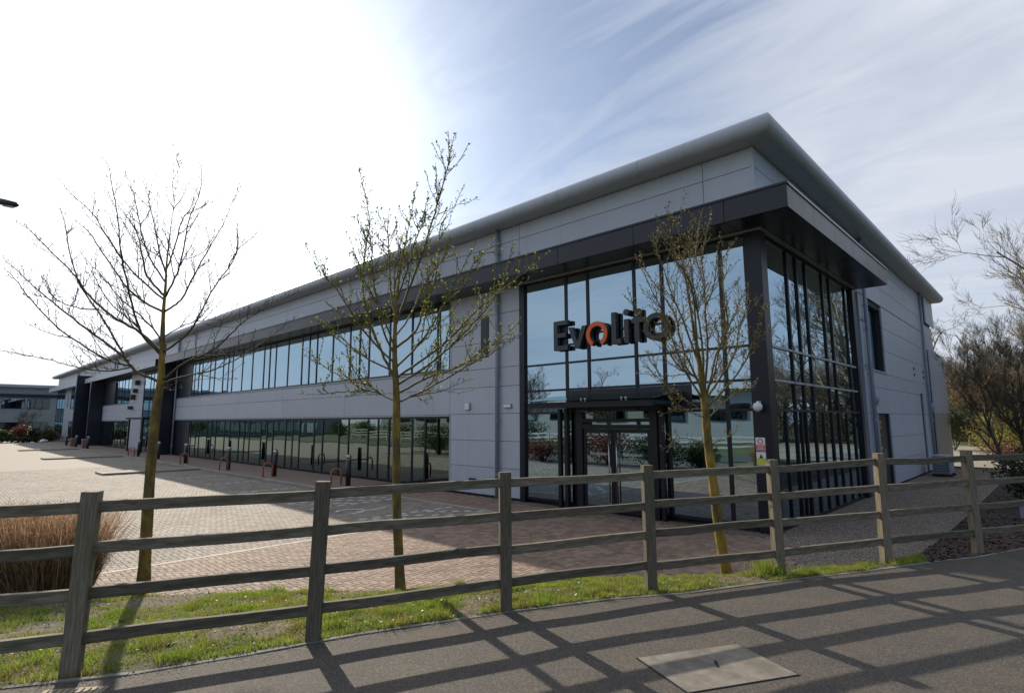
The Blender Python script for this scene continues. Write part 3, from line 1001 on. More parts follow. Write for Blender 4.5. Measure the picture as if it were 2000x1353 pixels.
def glazing_f(mull, z0, z1, y, glass, trans=(), mw=0.065, md=0.10, wide=None):
    """a glazed run on the front: frame > mullion, transom, pane"""
    x0, x1 = max(mull), min(mull)
    f = MB()
    f.box((x1 - mw / 2, y - .01, z1 - .06), (x0 + mw / 2, y + md, z1)); f.box((x1 - mw / 2, y - .01, z0), (x0 + mw / 2, y + md, z0 + .07))
    for x in (x1 - mw / 2 - .012, x0 + mw / 2 - .008):
        f.box((x, y + .02, z0 + .03), (x + .02, y + md - .005, z1 - .03))
    fo = f.build('window_frame', m_frame, bld)
    zs = [z0 + .07] + list(trans) + [z1 - .06]
    ms = sorted(mull)
    for x in ms:
        w = mw if not wide or x not in wide else wide[x]
        box('mullion', (x - w / 2, y - .026, z0 + .071), (x + w / 2, y + md - .01, z1 - .061), m_frame, fo)
    for z in trans:
        for a, b in zip(ms, ms[1:]):
            box('transom', (a + mw / 2 + .001, y - .02, z - .025), (b - mw / 2 - .001, y + md - .02, z + .025), m_frame, fo)
    for a, b in zip(ms, ms[1:]):
        for c, d in zip(zs, zs[1:]):
            t = rnd.uniform(-.0024, .0024)
            t2 = rnd.uniform(-.003, .003)
            V = boxv((a + .004, y - .004, c), (b - .004, y + .008, d))
            V = [(p[0], p[1] + (t if i in (0, 3, 4, 7) else -t) + (t2 if i > 3 else -t2), p[2]) for i, p in enumerate(V)]
            obj('pane', V, CUBE_F, glass, fo)
    return fo


gf = [-12.9, -14.10, -14.77, -16.06, -16.72, -17.35, -18.65, -19.34, -20.59, -21.28, -22.56, -23.19, -23.84, -25.11, -25.77, -26.42, -27.74, -28.37, -29.05, -30.28, -31.0, -32.26, -32.95, -33.61, -34.89, -35.46, -36.35, -36.65]
ff = [-12.95, -13.55, -14.87, -16.14, -17.44, -18.07, -18.75, -20.04, -21.33, -21.98, -22.63, -23.945, -25.21, -25.86, -26.49, -27.83, -29.08, -30.4, -30.99, -31.72, -33.0, -33.72, -35.01, -35.59, -36.27, -36.7]
glazing_f(gf, 0.07, 2.16, Y0 + .05, m_glass_g)
glazing_f(ff, 3.50, 5.60, Y0 + .05, m_glass)
for x0, x1 in ((-36.72, -38.1), (-38.1, -39.5)):
    fr('dark_panel', x1 + GP, x0 - GP, 0.07, 2.16, Y0 + .05, .06, m_dark)
    fr('dark_panel', x1 + GP, x0 - GP, 3.51, 5.6, Y0 + .05, .06, m_dark)
# entrance corner glazing, front
cg = [-9.92, -8.49, -7.83, -6.55, -5.87, -4.57, -4.06]
glazing_f(cg, 0.07, 5.60, Y0 + .03, m_glass, trans=(2.21, 2.77, 3.42), mw=0.075)
fr('end_post', -10.025, -9.85, 0.0, 5.6, Y0 - .045, .2, m_frame, bev=.004)
box('corner_post', (-4.07, Y0 - .05, 0.0), (X0 + .05, Y0 + .25, 5.60), m_frame, bld, .005)
fr('dark_panel', -8.45, -5.30, 2.47, 2.74, Y0 + .008, .03, m_dark)
fr('dark_panel', -8.45, -5.30, 2.24, 2.46, Y0 + .006, .03, m_dark)
# side glazing
sg = [10.95, 11.06, 12.25, 12.87, 13.49, 14.75, 15.35, 16.75, 17.32]
f = MB()
xs_ = X0 - .03
f.box((xs_ - .1, 10.95, 5.54), (xs_ + .01, 17.35, 5.6)); f.box((xs_ - .1, 10.95, 0.0), (xs_ + .01, 17.35, .07)); f.box((xs_ - .1, 17.33, .03), (xs_ - .02, 17.35, 5.57)); f.box((xs_ - .1, 10.95, .03), (xs_ - .05, 10.97, 5.57))
fo = f.build('window_frame', m_frame, bld)
for y in sg:
    for za, zb in ((.071, 5.539),):
        box('mullion', (xs_ - .07, y - .032, za), (xs_ + .032, y + .032, zb), m_frame, fo)
for z in (2.21, 2.77, 3.42):
    for a, b in zip(sg, sg[1:]):
        if b - a > .12:
            box('transom', (xs_ - .06, a + .033, z - .022), (xs_ + .036, b - .033, z + .022), m_sill if z > 2.3 else m_frame, fo)
for y in (11.65, 12.56, 14.1, 16.05):
    box('mullion', (xs_ - .07, y - .026, .071), (xs_ + .028, y + .026, 2.18), m_frame, fo)
for a, b in zip(sg, sg[1:]):
    for c, d in zip((.07, 2.21, 2.77, 3.42), (2.21, 2.77, 3.42, 5.54)):
        t, t2 = rnd.uniform(-.0015, .0015), rnd.uniform(-.0015, .0015)
        V = boxv((xs_ - .014, a + .004, c), (xs_ - .002, b - .004, d))
        V = [(p[0] + (t if i in (0, 1, 4, 5) else -t) + (t2 if i > 3 else -t2), p[1], p[2]) for i, p in enumerate(V)]
        obj('pane', V, CUBE_F, m_glass, fo)
sd('end_post', 17.35, 17.62, 0, 5.6, X0 + .04, .2, m_frame, bev=.004)
panels_s([17.62, 19.13], [0.05, 2.2, 3.46, 4.95, 5.64])
panels_s([19.13, 21.08], [2.21, 2.98, 3.45])
panels_s([21.08, 25.75, 26.9], [0.05, .78, 1.49, 2.22, 2.98, 3.45, 4.2, 4.95, 5.64])
panels_s([27.55, 29.4], [0.05, 2.22, 3.45, 4.2, 4.95, 5.64])
panels_s([26.9, 27.55], [3.05, 4.2, 4.95, 5.64])
panels_s([29.4, 31.5], [5.0, 5.64, 6.12])
sd('window_sill', 19.16, 21.05, 3.452, 3.50, X0 + .03, .28, m_sill)
# side window, recessed, and the side door
fo = sd('window_frame', 19.17, 21.05, 3.505, 5.6, X0 - .18, .03, m_frame)
for a, b in ((19.2, 20.12), (20.18, 21.0)):
    sd('pane', a, b, 3.56, 5.55, X0 - .172, .006, m_glass, fo)
fo = sd('window_frame', 26.93, 27.52, 0.05, 3.04, X0 - .10, .03, m_frame)
sd('pane', 26.98, 27.47, 0.12, 2.98, X0 - .092, .006, m_glass, fo)
dr = sd('door', 19.5, 20.95, 0.03, 2.19, X0 - .10, .05, m_dark)
sd('pane', 19.62, 20.15, .25, 2.0, X0 - .095, .006, m_glass_g, dr)
sd('handle', 20.30, 20.33, .9, 1.15, X0 - .05, .05, m_steel, dr)
box('door_reveal', (X0 - .2, 19.13, 0.0), (X0 - .003, 19.49, 2.195), m_pipe, bld)
# lower block at the back end
box('annex_wall', (X0 - 1.5, 29.45, 0.0), (X0 + .04, 33.7, 4.98), m_back, bld)
panels_s([29.42, 33.72], [0.05, 2.3], x=X0 + .09, m=M('beige_panel', (0.33, 0.29, 0.23), (0.37, 0.33, 0.27), scale=0.6, rough=0.55))
panels_s([29.42, 33.72], [2.3, 5.0], x=X0 + .09)
# dark canopy that wraps the corner
CO, CZ0, CZ1 = 0.82, 5.63, 6.07
cyf, cxs = Y0 - CO, X0 + CO
mb = MB()
mb.box((-40.0, cyf + .03, CZ0 + .012), (X0, Y0 - .002, CZ1 - .02)); mb.box((X0, cyf + .03, CZ0 + .012), (cxs - .03, 17.72, CZ1 - .02))
can = mb.build('canopy', m_back, bld)
jx = [cxs, -4.09, -6.02, -8.05] + [-10.15 - 2.62 * i for i in range(12)]
jx = [x for x in jx if x > -39.9] + [-40.0]
for a, b in zip(jx, jx[1:]):
    fr('fascia_panel', b + .006, a - (.006 if a != cxs else 0), CZ0, CZ1 - .03, cyf, .028, m_dark, can)
    fr('soffit_panel', b + .006, a - .006 if a != cxs else X0, CZ0 - .004, CZ0 + .01, cyf + .03, CO - .04, m_dark, can)
jy = [cyf + .03, 11.35, 12.75, 14.15, 15.55, 16.75, 17.72]
for a, b in zip(jy, jy[1:]):
    sd('fascia_panel', a + .006, b - .006, CZ0, CZ1 - .03, cxs, .028, m_dark, can)
    sd('soffit_panel', a + .006, b - .006, CZ0 - .004, CZ0 + .01, cxs - .03, CO - .04, m_dark, can)
fr('capping', -40.0, cxs + .02, CZ1 - .028, CZ1 + .012, cyf - .02, .12, m_dark, can)
sd('capping', cyf + .101, 17.73, CZ1 - .028, CZ1 + .012, cxs + .02, .12, m_sill, can)
box('soffit_trim', (-10.0, Y0 - .10, 5.601), (X0 + .10, Y0 - .004, 5.625), m_sill, can)
box('soffit_trim', (X0 + .004, Y0 - .003, 5.601), (X0 + .10, 17.5, 5.625), m_sill, can)
# second canopy farther along, and the dark fins
mb = MB()
mb.box((XE, cyf + .03, CZ0 + .01), (-41.4, Y0 - .002, CZ1 - .02))
can2 = mb.build('canopy', m_back, bld)
x = -41.4
while x > XE:
    b = max(x - 3.9, XE)
    fr('fascia_panel', b + .006, x - .006, CZ0, CZ1 - .02, cyf, .028, m_clad, can2)
    x = b
box('end_panel', (-41.4, cyf, CZ0), (-41.37, Y0 - .01, CZ1), m_dark, can2)
box('soffit_panel', (XE, cyf + .03, CZ0 - .004), (-41.42, Y0 - .02, CZ0 + .008), m_dark, can2)
box('fin_wall', (-39.95, 9.93, 0.0), (-39.6, Y0 + .1, 5.62), m_dark, bld, .01)
box('fin_wall', (-61.0, 9.75, 0.0), (-60.6, Y0 + .1, 5.62), m_dark, bld, .01)
box('fin_wall', (-65.0, 9.30, 0.0), (-64.6, Y0 + .1, 6.35), m_dark, bld, .01)
# far half of the building
g2 = [-40.3, -42.2, -43.0, -44.8, -45.6, -47.2]
glazing_f(g2, 0.07, 5.6, Y0 + .03, m_glass, trans=(2.21, 3.42))
glazing_f([-51.0, -52.3, -52.95, -54.2, -54.9, -56.2, -56.9, -58.2, -58.9, -60.3], 0.07, 2.16, Y0 + .05, m_glass_g)
glazing_f([-51.0, -52.0, -53.2, -54.0, -55.2, -56.35], 3.50, 5.6, Y0 + .05, m_glass)
fr('dark_panel', -60.35, -56.45, 3.51, 5.6, Y0 + .05, .06, m_dark)
fr('dark_panel', -66.4, -61.0, 0.07, 5.6, Y0 + .05, .06, m_dark)
glazing_f([-66.6, -68.5, -70.2, -71.9, -73.6, -75.3, -77.0], 0.07, 2.16, Y0 + .05, m_glass_g)
glazing_f([-66.6, -68.5, -70.2, -71.9, -73.6, -75.3, -77.0], 3.50, 5.6, Y0 + .05, m_glass)
glazing_f([-80.7, -82.6, -84.5, -86.4], 0.07, 5.6, Y0 + .03, m_glass, trans=(2.21, 3.42))
dw = [box('slot_window', (-11.55, Y0 - .006, 3.78), (-11.22, Y0 + .02, 4.92), m_frame, bld)]
box('pane', (-11.51, Y0 - .010, 3.83), (-11.26, Y0 - .004, 4.87), m_dark, dw[0])
o = box('slot_window', (-78.9, Y0 - .006, 3.7), (-78.4, Y0 + .02, 4.9), m_frame, bld)
# louvred vents above the canopy
for x in (-15.6, -19.3, -22.9):
    v = fr('vent', x - .55, x + .55, 6.09, 6.32, Y0 - .02, .06, m_back)
    for i in range(4):
        box('louvre', (x - .54, Y0 - .06, 6.10 + i * .055), (x + .54, Y0 - .021, 6.125 + i * .055), m_pipe, v)
for x in (-43.5, -57.0, -74.0):
    for dx in (0, .9):
        fr('vent', x + dx - .18, x + dx + .18, 6.2, 7.2, Y0 - .02, .06, m_back)
# downpipes
def pipe(pts, r=.055, z1=7.3):
    p = MB().tube(pts, r, 10).build('downpipe', m_pipe, bld, smooth=True)
    return p
for (x, y) in ((-10.82, Y0 - .08), (X0 + .08, 18.6), (X0 + .08, 28.45), (-39.35, Y0 - .07)):
    p = pipe([(x, y, 0.02), (x, y, 7.3)])
    for z in (.6, 2.0, 3.3, 4.6, 5.3, 6.6):
        MB().tube([(x, y, z), (x, y, z + .05)], .068, 10).build('bracket', m_pipe, p)
for z in (3.55, 4.85):
    box('bracket', (X0 + .01, 17.95, z), (X0 + .04, 18.6, z + .03), m_pipe, bld)
box('downpipe', (X0 + .004, 17.86, .02), (X0 + .06, 17.94, 5.6), m_pipe, bld)
for y in (25.95, 28.0):
    for z in (3.72, 3.95):
        MB().tube([(X0 + .001, y, z), (X0 + .03, y, z)], .05, 12).build('vent_hole', m_black, bld)

# entrance doors
dx0, dx1 = -8.05, -6.12
pf = MB()
for x in (dx0, dx1):
    pf.box((x - .085, Y0 - .12, 0.0), (x + .085, Y0 + .02, 2.22))
pf.box((dx0 + .086, Y0 - .12, 1.99), (dx1 - .086, Y0 + .02, 2.06)); pf.box((dx0 + .086, Y0 - .118, 1.84), (dx1 - .086, Y0 + .018, 1.93))
dfr = pf.build('door_frame', m_frame, bld)
box('pane', (dx0 + .09, Y0 - .04, 2.065), (dx1 - .09, Y0 - .03, 2.215), m_glass_g, dfr)
mid = (dx0 + dx1) / 2 - .05
for a, b, hx in ((dx0 + .09, mid - .006, mid - .10), (mid + .006, dx1 - .09, mid + .10)):
    d = MB()
    for q0, q1, z0, z1 in ((a, a + .07, .03, 1.835), (b - .07, b, .03, 1.835), (a + .071, b - .071, .03, .15), (a + .071, b - .071, 1.75, 1.834)):
        d.box((q0, Y0 - .085, z0), (q1, Y0 - .035, z1))
    do = d.build('door', m_frame, bld)
    box('pane', (a + .072, Y0 - .065, .151), (b - .072, Y0 - .055, 1.749), m_glass, do)
    MB().tube([(hx, Y0 - .12, .25), (hx, Y0 - .12, 1.80)], .016, 8).build('handle', m_steel, do, True)
    cu = bpy.data.curves.new('door_lettering', 'FONT')
    cu.body = 'Reception'
    cu.size = 0.115 * GRID
    cu.align_x = 'CENTER'
    cu.extrude = 0.001
    tmp = bpy.data.objects.new('tmp', cu)
    C.objects.link(tmp)
    bpy.context.view_layer.update()
    me = bpy.data.meshes.new_from_object(tmp.evaluated_get(bpy.context.evaluated_depsgraph_get()))
    bpy.data.objects.remove(tmp)
    me.materials.clear()
    me.materials.append(m_white)
    lt = link('door_lettering', me, do, Vector(((a + b) / 2 - X0, -.068, 1.25)) * GRID)
    lt.rotation_euler = (R(90), 0, 0)
# porch canopy over the doors
pc = MB()
pc.box((-8.72, 9.60, 2.30), (-5.55, 9.70, 2.42))
for x in (-8.72, -7.65, -6.55, -5.62):
    pc.box((x, 9.701, 2.33), (x + .07, Y0 - .05, 2.41))
pc.box((-8.64, 9.75, 2.335), (-5.56, Y0 - .06, 2.36))
po = pc.build('porch_canopy', m_frame, bld)
obj('pane', [(-8.8, 9.5, 2.44), (-5.48, 9.5, 2.44), (-5.48, 10.64, 2.60), (-8.8, 10.64, 2.60), (-8.8, 9.5, 2.452), (-5.48, 9.5, 2.452), (-5.48, 10.64, 2.612), (-8.8, 10.64, 2.612)], CUBE_F, m_canopyglass, po)
for x in (-8.3, -7.2, -6.2):
    MB().tube([(x - .05, 9.62, 2.42), (x - .05, 9.62, 2.49)], .02, 8).tube([(x + .05, 9.62, 2.42), (x + .05, 9.62, 2.49)], .02, 8).build('glass_clamp', m_steel, po)
for x in (-8.62, -8.42, -5.92):
    box('canopy_post', (x - .045, Y0 - .16, 0.0), (x + .045, Y0 - .07, 2.30), m_frame, bld, .004)
pc2 = box('porch_canopy', (-47.0, 9.7, 2.25), (-42.6, Y0 - .05, 2.37), m_frame, bld)
for x in (-46.6, -43.0):
    box('canopy_post', (x - .05, 9.8, 0.07), (x + .05, 9.9, 2.249), m_frame, bld)

# ------------------------------------------------------------------ things fixed to the building
def ring(cx, cz, ro, ri, a0, a1, n=28):
    return [(cx + ro * math.cos(R(a0 + (a1 - a0) * i / n)), cz + ro * math.sin(R(a0 + (a1 - a0) * i / n))) for i in range(n + 1)], \
           [(cx + ri * math.cos(R(a0 + (a1 - a0) * i / n)), cz + ri * math.sin(R(a0 + (a1 - a0) * i / n))) for i in range(n + 1)]


def strip_prism(out, inn, y0, y1, closed):
    n = len(out)
    V = [(x, y0, z) for x, z in out] + [(x, y0, z) for x, z in inn] + [(x, y1, z) for x, z in out] + [(x, y1, z) for x, z in inn]
    F = []
    for i in range(n - 1):
        F += [(i, i + 1, n + i + 1, n + i), (2 * n + i, 3 * n + i, 3 * n + i + 1, 2 * n + i + 1), (i, 2 * n + i, 2 * n + i + 1, i + 1), (n + i, n + i + 1, 3 * n + i + 1, 3 * n + i)]
    if not closed:
        F += [(0, n, 3 * n, 2 * n), (n - 1, 3 * n - 1, 4 * n - 1, 2 * n - 1)]
    return V, F


SY0, SY1, SF = 10.57, 10.68, 10.57 / 10.24
sign = thing('building_sign', 'Evolito sign in deep charcoal letters with one orange open ring, on the entrance glass', 'sign', (-7.1, 10.4, 3.69))
zb = 3.72


def ls(V):
    return [(x * SF, y, zb + (z - zb) * SF) for x, y, z in V]


def letter(name, polys, m=None, front=None):
    mb = MB()
    for P in polys:
        n = len(P)
        k = [(x, SY0, z) for x, z in P] + [(x, SY1, z) for x, z in P]
        F = [tuple(range(n)), tuple(range(n, 2 * n))[::-1]] + [(i, n + i, n + (i + 1) % n, (i + 1) % n) for i in range(n)]
        mb.add(ls(k), F)
    return mb.build(name, m or m_sign, sign)


ex = -8.50
letter('letter_e', [[(ex, zb), (ex, zb + .70), (ex + .42, zb + .70), (ex + .42, zb + .595), (ex + .115, zb + .595), (ex + .115, zb + .405), (ex + .37, zb + .405), (ex + .37, zb + .30), (ex + .115, zb + .30), (ex + .115, zb + .105), (ex + .42, zb + .105), (ex + .42, zb)]])
vx = -8.06
letter('letter_v', [[(vx, zb + .51), (vx + .12, zb + .51), (vx + .26, zb + .15), (vx + .40, zb + .51), (vx + .52, zb + .51), (vx + .315, zb), (vx + .205, zb)]])
V, F = strip_prism(*ring(-7.24, zb + .265, .285, .185, -62, 242), SY0, SY1, False)
obj('letter_o', ls(V), F, m_sign, sign)
V, F = strip_prism(*ring(-7.24, zb + .265, .287, .188, -62, 242), SY0 - .03, SY0 - .001, False)
obj('orange_face', ls(V), F, m_signo, sign)
lx = -6.86
letter('letter_l', [[(lx, zb), (lx, zb + .70), (lx + .115, zb + .70), (lx + .115, zb + .105), (lx + .24, zb + .105), (lx + .24, zb)]])
ix_ = -6.54
V, F = strip_prism(*ring(ix_ + .058, zb + .66, .07, .001, 0, 360, 18), SY0, SY1, True)
letter('letter_i', [[(ix_, zb), (ix_, zb + .51), (ix_ + .115, zb + .51), (ix_ + .115, zb)]])
obj('letter_dot', ls(V), F, m_sign, sign)
tx_ = -6.34
letter('letter_t', [[(tx_ + .06, zb), (tx_ + .06, zb + .40), (tx_ - .01, zb + .40), (tx_ - .01, zb + .505), (tx_ + .06, zb + .505), (tx_ + .06, zb + .70), (tx_ + .175, zb + .70), (tx_ + .175, zb + .505), (tx_ + .30, zb + .505), (tx_ + .30, zb + .40), (tx_ + .175, zb + .40), (tx_ + .175, zb)]])
V, F = strip_prism(*ring(-5.78, zb + .265, .29, .185, 0, 360, 32), SY0, SY1, True)
obj('letter_o', ls(V), F, m_sign, sign)
for z in (zb + .33, zb + .12):
    box('mounting_rail', (-8.65, SY1 + .001, z), (-5.85, SY1 + .015, z + .035), m_frame, sign)
for x in (-8.5, -7.83, -6.57, -5.89):
    box('bracket', (x, SY1 + .0155, zb + .13), (x + .04, Y0 + .017, zb + .35), m_frame, sign)

s2 = thing('building_sign', 'dark sign letters on the far pier, seen almost edge on', 'sign', (-49.2, 10.5, 3.3))
for i, (z0, z1) in enumerate(((3.0, 3.25), (3.7, 4.1), (4.2, 4.5), (4.75, 5.1))):
    box('letter', (-50.2 + i * .5, 10.4, z0), (-49.9 + i * .5, 10.68, z1), m_sign, s2)

cc = thing('dome_camera', 'white dome camera on the dark corner post of the glazing', 'camera', (-3.93, 10.55, 2.2))
mbd = MB()
mbd.tube([(-3.93, 10.52, 2.33), (-3.93, 10.52, 2.28), (-3.93, 10.52, 2.22), (-3.93, 10.52, 2.17)], [.05, .085, .08, .03], 12)
mbd.build('dome', m_white, cc, True)
box('arm', (-3.95, 10.53, 2.32), (-3.91, 10.65, 2.36), m_white, cc)
MB().tube([(-3.93, 10.52, 2.168), (-3.93, 10.52, 2.14)], .02, 8).build('lens', m_black, cc)
for nm, lab, a, b in (('alarm_box', 'small white box high on the grey pier, left of the downpipe', (-12.15, Y0 - .08, 2.34), (-11.98, Y0 - .001, 2.53)),
                      ('wall_light', 'white horizontal wall light right of the downpipe', (-10.60, Y0 - .07, 2.37), (-10.34, Y0 - .001, 2.46))):
    t = thing(nm, lab, 'box' if nm == 'alarm_box' else 'light', (a[0], Y0, a[2]))
    box('housing', a, b, m_white, t, .012)
    box('base_plate', (a[0] - .01, Y0 - .012, a[2] - .01), (b[0] + .01, Y0 - .0005, b[2] + .01), m_black, t)
t = thing('socket_box', 'small black socket box low on the grey pier', 'box', (-11.85, Y0, .38))
box('housing', (-11.95, Y0 - .09, .38), (-11.73, Y0 - .001, .46), m_black, t, .01)
box('cover', (-11.93, Y0 - .10, .39), (-11.75, Y0 - .091, .45), m_frame, t)
for y, z, lab in ((19.0, 2.62, 'round grey wall light beside the near side downpipe'), (29.0, 2.55, 'round grey wall light beside the far side downpipe')):
    t = thing('wall_light', lab, 'light', (X0, y, z))
    MB().tube([(X0 + .001, y, z), (X0 + .07, y, z), (X0 + .13, y, z)], [.17, .17, .10], 14).build('bowl', m_pipe, t, True)
    box('hood', (X0 + .02, y - .15, z - .20), (X0 + .12, y + .15, z - .171), m_pipe, t)
n1 = thing('notice', 'small white and red prohibition notice on the corner post', 'sign', (-3.97, 10.64, 1.46))
box('board', (-4.05, 10.640, 1.46), (-3.88, 10.649, 1.70), m_white, n1)
box('red_field', (-4.045, 10.637, 1.47), (-3.885, 10.6395, 1.565), m_red, n1)
V, F = strip_prism(*ring(-3.965, 1.63, .05, .035, 0, 360, 16), 10.6365, 10.6395, True)
obj('red_circle', V, F, m_red, n1)
for i in range(3):
    box('text_line', (-4.03, 10.635, 1.485 + i * .025), (-3.90, 10.6365, 1.495 + i * .025), m_white, n1)
n2 = thing('notice', 'small white notice with a yellow-green lower half under the red one', 'sign', (-3.97, 10.64, 1.20))
box('board', (-4.05, 10.640, 1.20), (-3.88, 10.649, 1.44), m_white, n2)
box('green_field', (-4.045, 10.637, 1.21), (-3.885, 10.6395, 1.33), m_signy, n2)
obj('triangle', [(-4.0, 10.635, 1.33), (-3.93, 10.635, 1.33), (-3.965, 10.635, 1.40), (-4.0, 10.639, 1.33), (-3.93, 10.639, 1.33), (-3.965, 10.639, 1.40)], [(0, 1, 2), (5, 4, 3), (0, 3, 4, 1), (1, 4, 5, 2), (2, 5, 3, 0)], m_black, n2)
ac = thing('air_conditioner', 'grey outdoor air conditioning unit on the gravel by the side wall', 'air conditioner', (-3.0, 26.0, 0))
box('casing', (-3.45, 25.5, .09), (-2.95, 26.6, .75), m_bwall, ac, .02)
for i in range(10):
    box('grille_bar', (-3.40, 25.48, .16 + i * .055), (-3.0, 25.497, .185 + i * .055), m_pipe, ac)
for y in (25.6, 26.4):
    box('foot', (-3.5, y, -.004), (-2.9, y + .09, .088), m_black, ac)
box('fan_panel', (-3.42, 25.488, .14), (-2.98, 25.499, .71), m_black, ac)
box('side_grille', (-2.948, 25.6, .15), (-2.93, 26.5, .70), m_pipe, ac)

# ------------------------------------------------------------------ post and rail fence
plot = False
PST = [(-7.45, -2.50, 1.43), (-6.66, -0.74, 1.43), (-5.875, 1.006, 1.435), (-5.149, 2.692, 1.44), (-4.46, 4.504, 1.447), (-3.709, 6.234, 1.465), (-2.848, 8.021, 1.482), (-1.947, 9.692, 1.53), (-1.09, 11.412, 1.533), (-0.22, 13.15, 1.54), (0.60, 14.85, 1.54), (1.42, 16.55, 1.54)]
fence = thing('wooden_fence', 'weathered four-rail wooden post and rail fence along the footpath', 'fence', (-4.46, 4.504, 0))


def local_box(name, L, D, H, m, parent, loc, rz, bev=.006, jig=0.0, ry=0.0):
    """a box built round its own origin, so that the grain follows its length"""
    bm = bmesh.new()
    vs = [bm.verts.new(v) for v in boxv((-L / 2, -D / 2, -H / 2), (L / 2, D / 2, H / 2))]
    for f in CUBE_F:
        bm.faces.new([vs[i] for i in f])
    if L > 1:
        bmesh.ops.subdivide_edges(bm, edges=[e for e in bm.edges if abs((e.verts[0].co - e.verts[1].co).x) > L * .5], cuts=6)
    if jig:
        for v in bm.verts:
            v.co.y += jig * mnoise.noise((v.co.x * 1.3 + loc[0] * 7, loc[2] * 9, 1))
            v.co.z += jig * mnoise.noise((v.co.x * 1.1 + loc[1] * 5, loc[2] * 4, 5))
    bmesh.ops.bevel(bm, geom=[e for e in bm.edges if e.calc_face_angle(0) > .5], offset=bev, segments=1, affect='EDGES')
    me = bpy.data.meshes.new(name)
    bm.to_mesh(me)
    bm.free()
    me.materials.append(m)
    o = link(name, me, parent, Vector(loc) - wloc(parent))
    o.rotation_euler = (0, ry, rz)
    return o


FA = math.atan2(0.909, 0.417)
for x, y, h in PST:
    o = local_box('post', 0.125, 0.10, h + .1, m_post, fence, (x, y, h / 2 - .05), FA - .20 + rnd.uniform(-.05, .05), .007)
    o.rotation_euler = (rnd.gauss(0, .010), rnd.gauss(0, .010), o.rotation_euler.z)
for (x0, y0, h0), (x1, y1, h1) in zip(PST, PST[1:]):
    L = math.hypot(x1 - x0, y1 - y0)
    a = math.atan2(y1 - y0, x1 - x0)
    for zt in (1.315, 0.972, 0.625, 0.275):
        s = (h0 + h1) / 2 / 1.44
        dz = (h1 - h0) * zt / 1.44
        local_box('rail', L - .10, .055, .092, m_rail, fence, ((x0 + x1) / 2 - FN.x * .006, (y0 + y1) / 2 - FN.y * .006, zt * s + rnd.gauss(0, .006)), a, .004, jig=.014,
                  ry=-math.atan2(dz + rnd.gauss(0, .008), L))

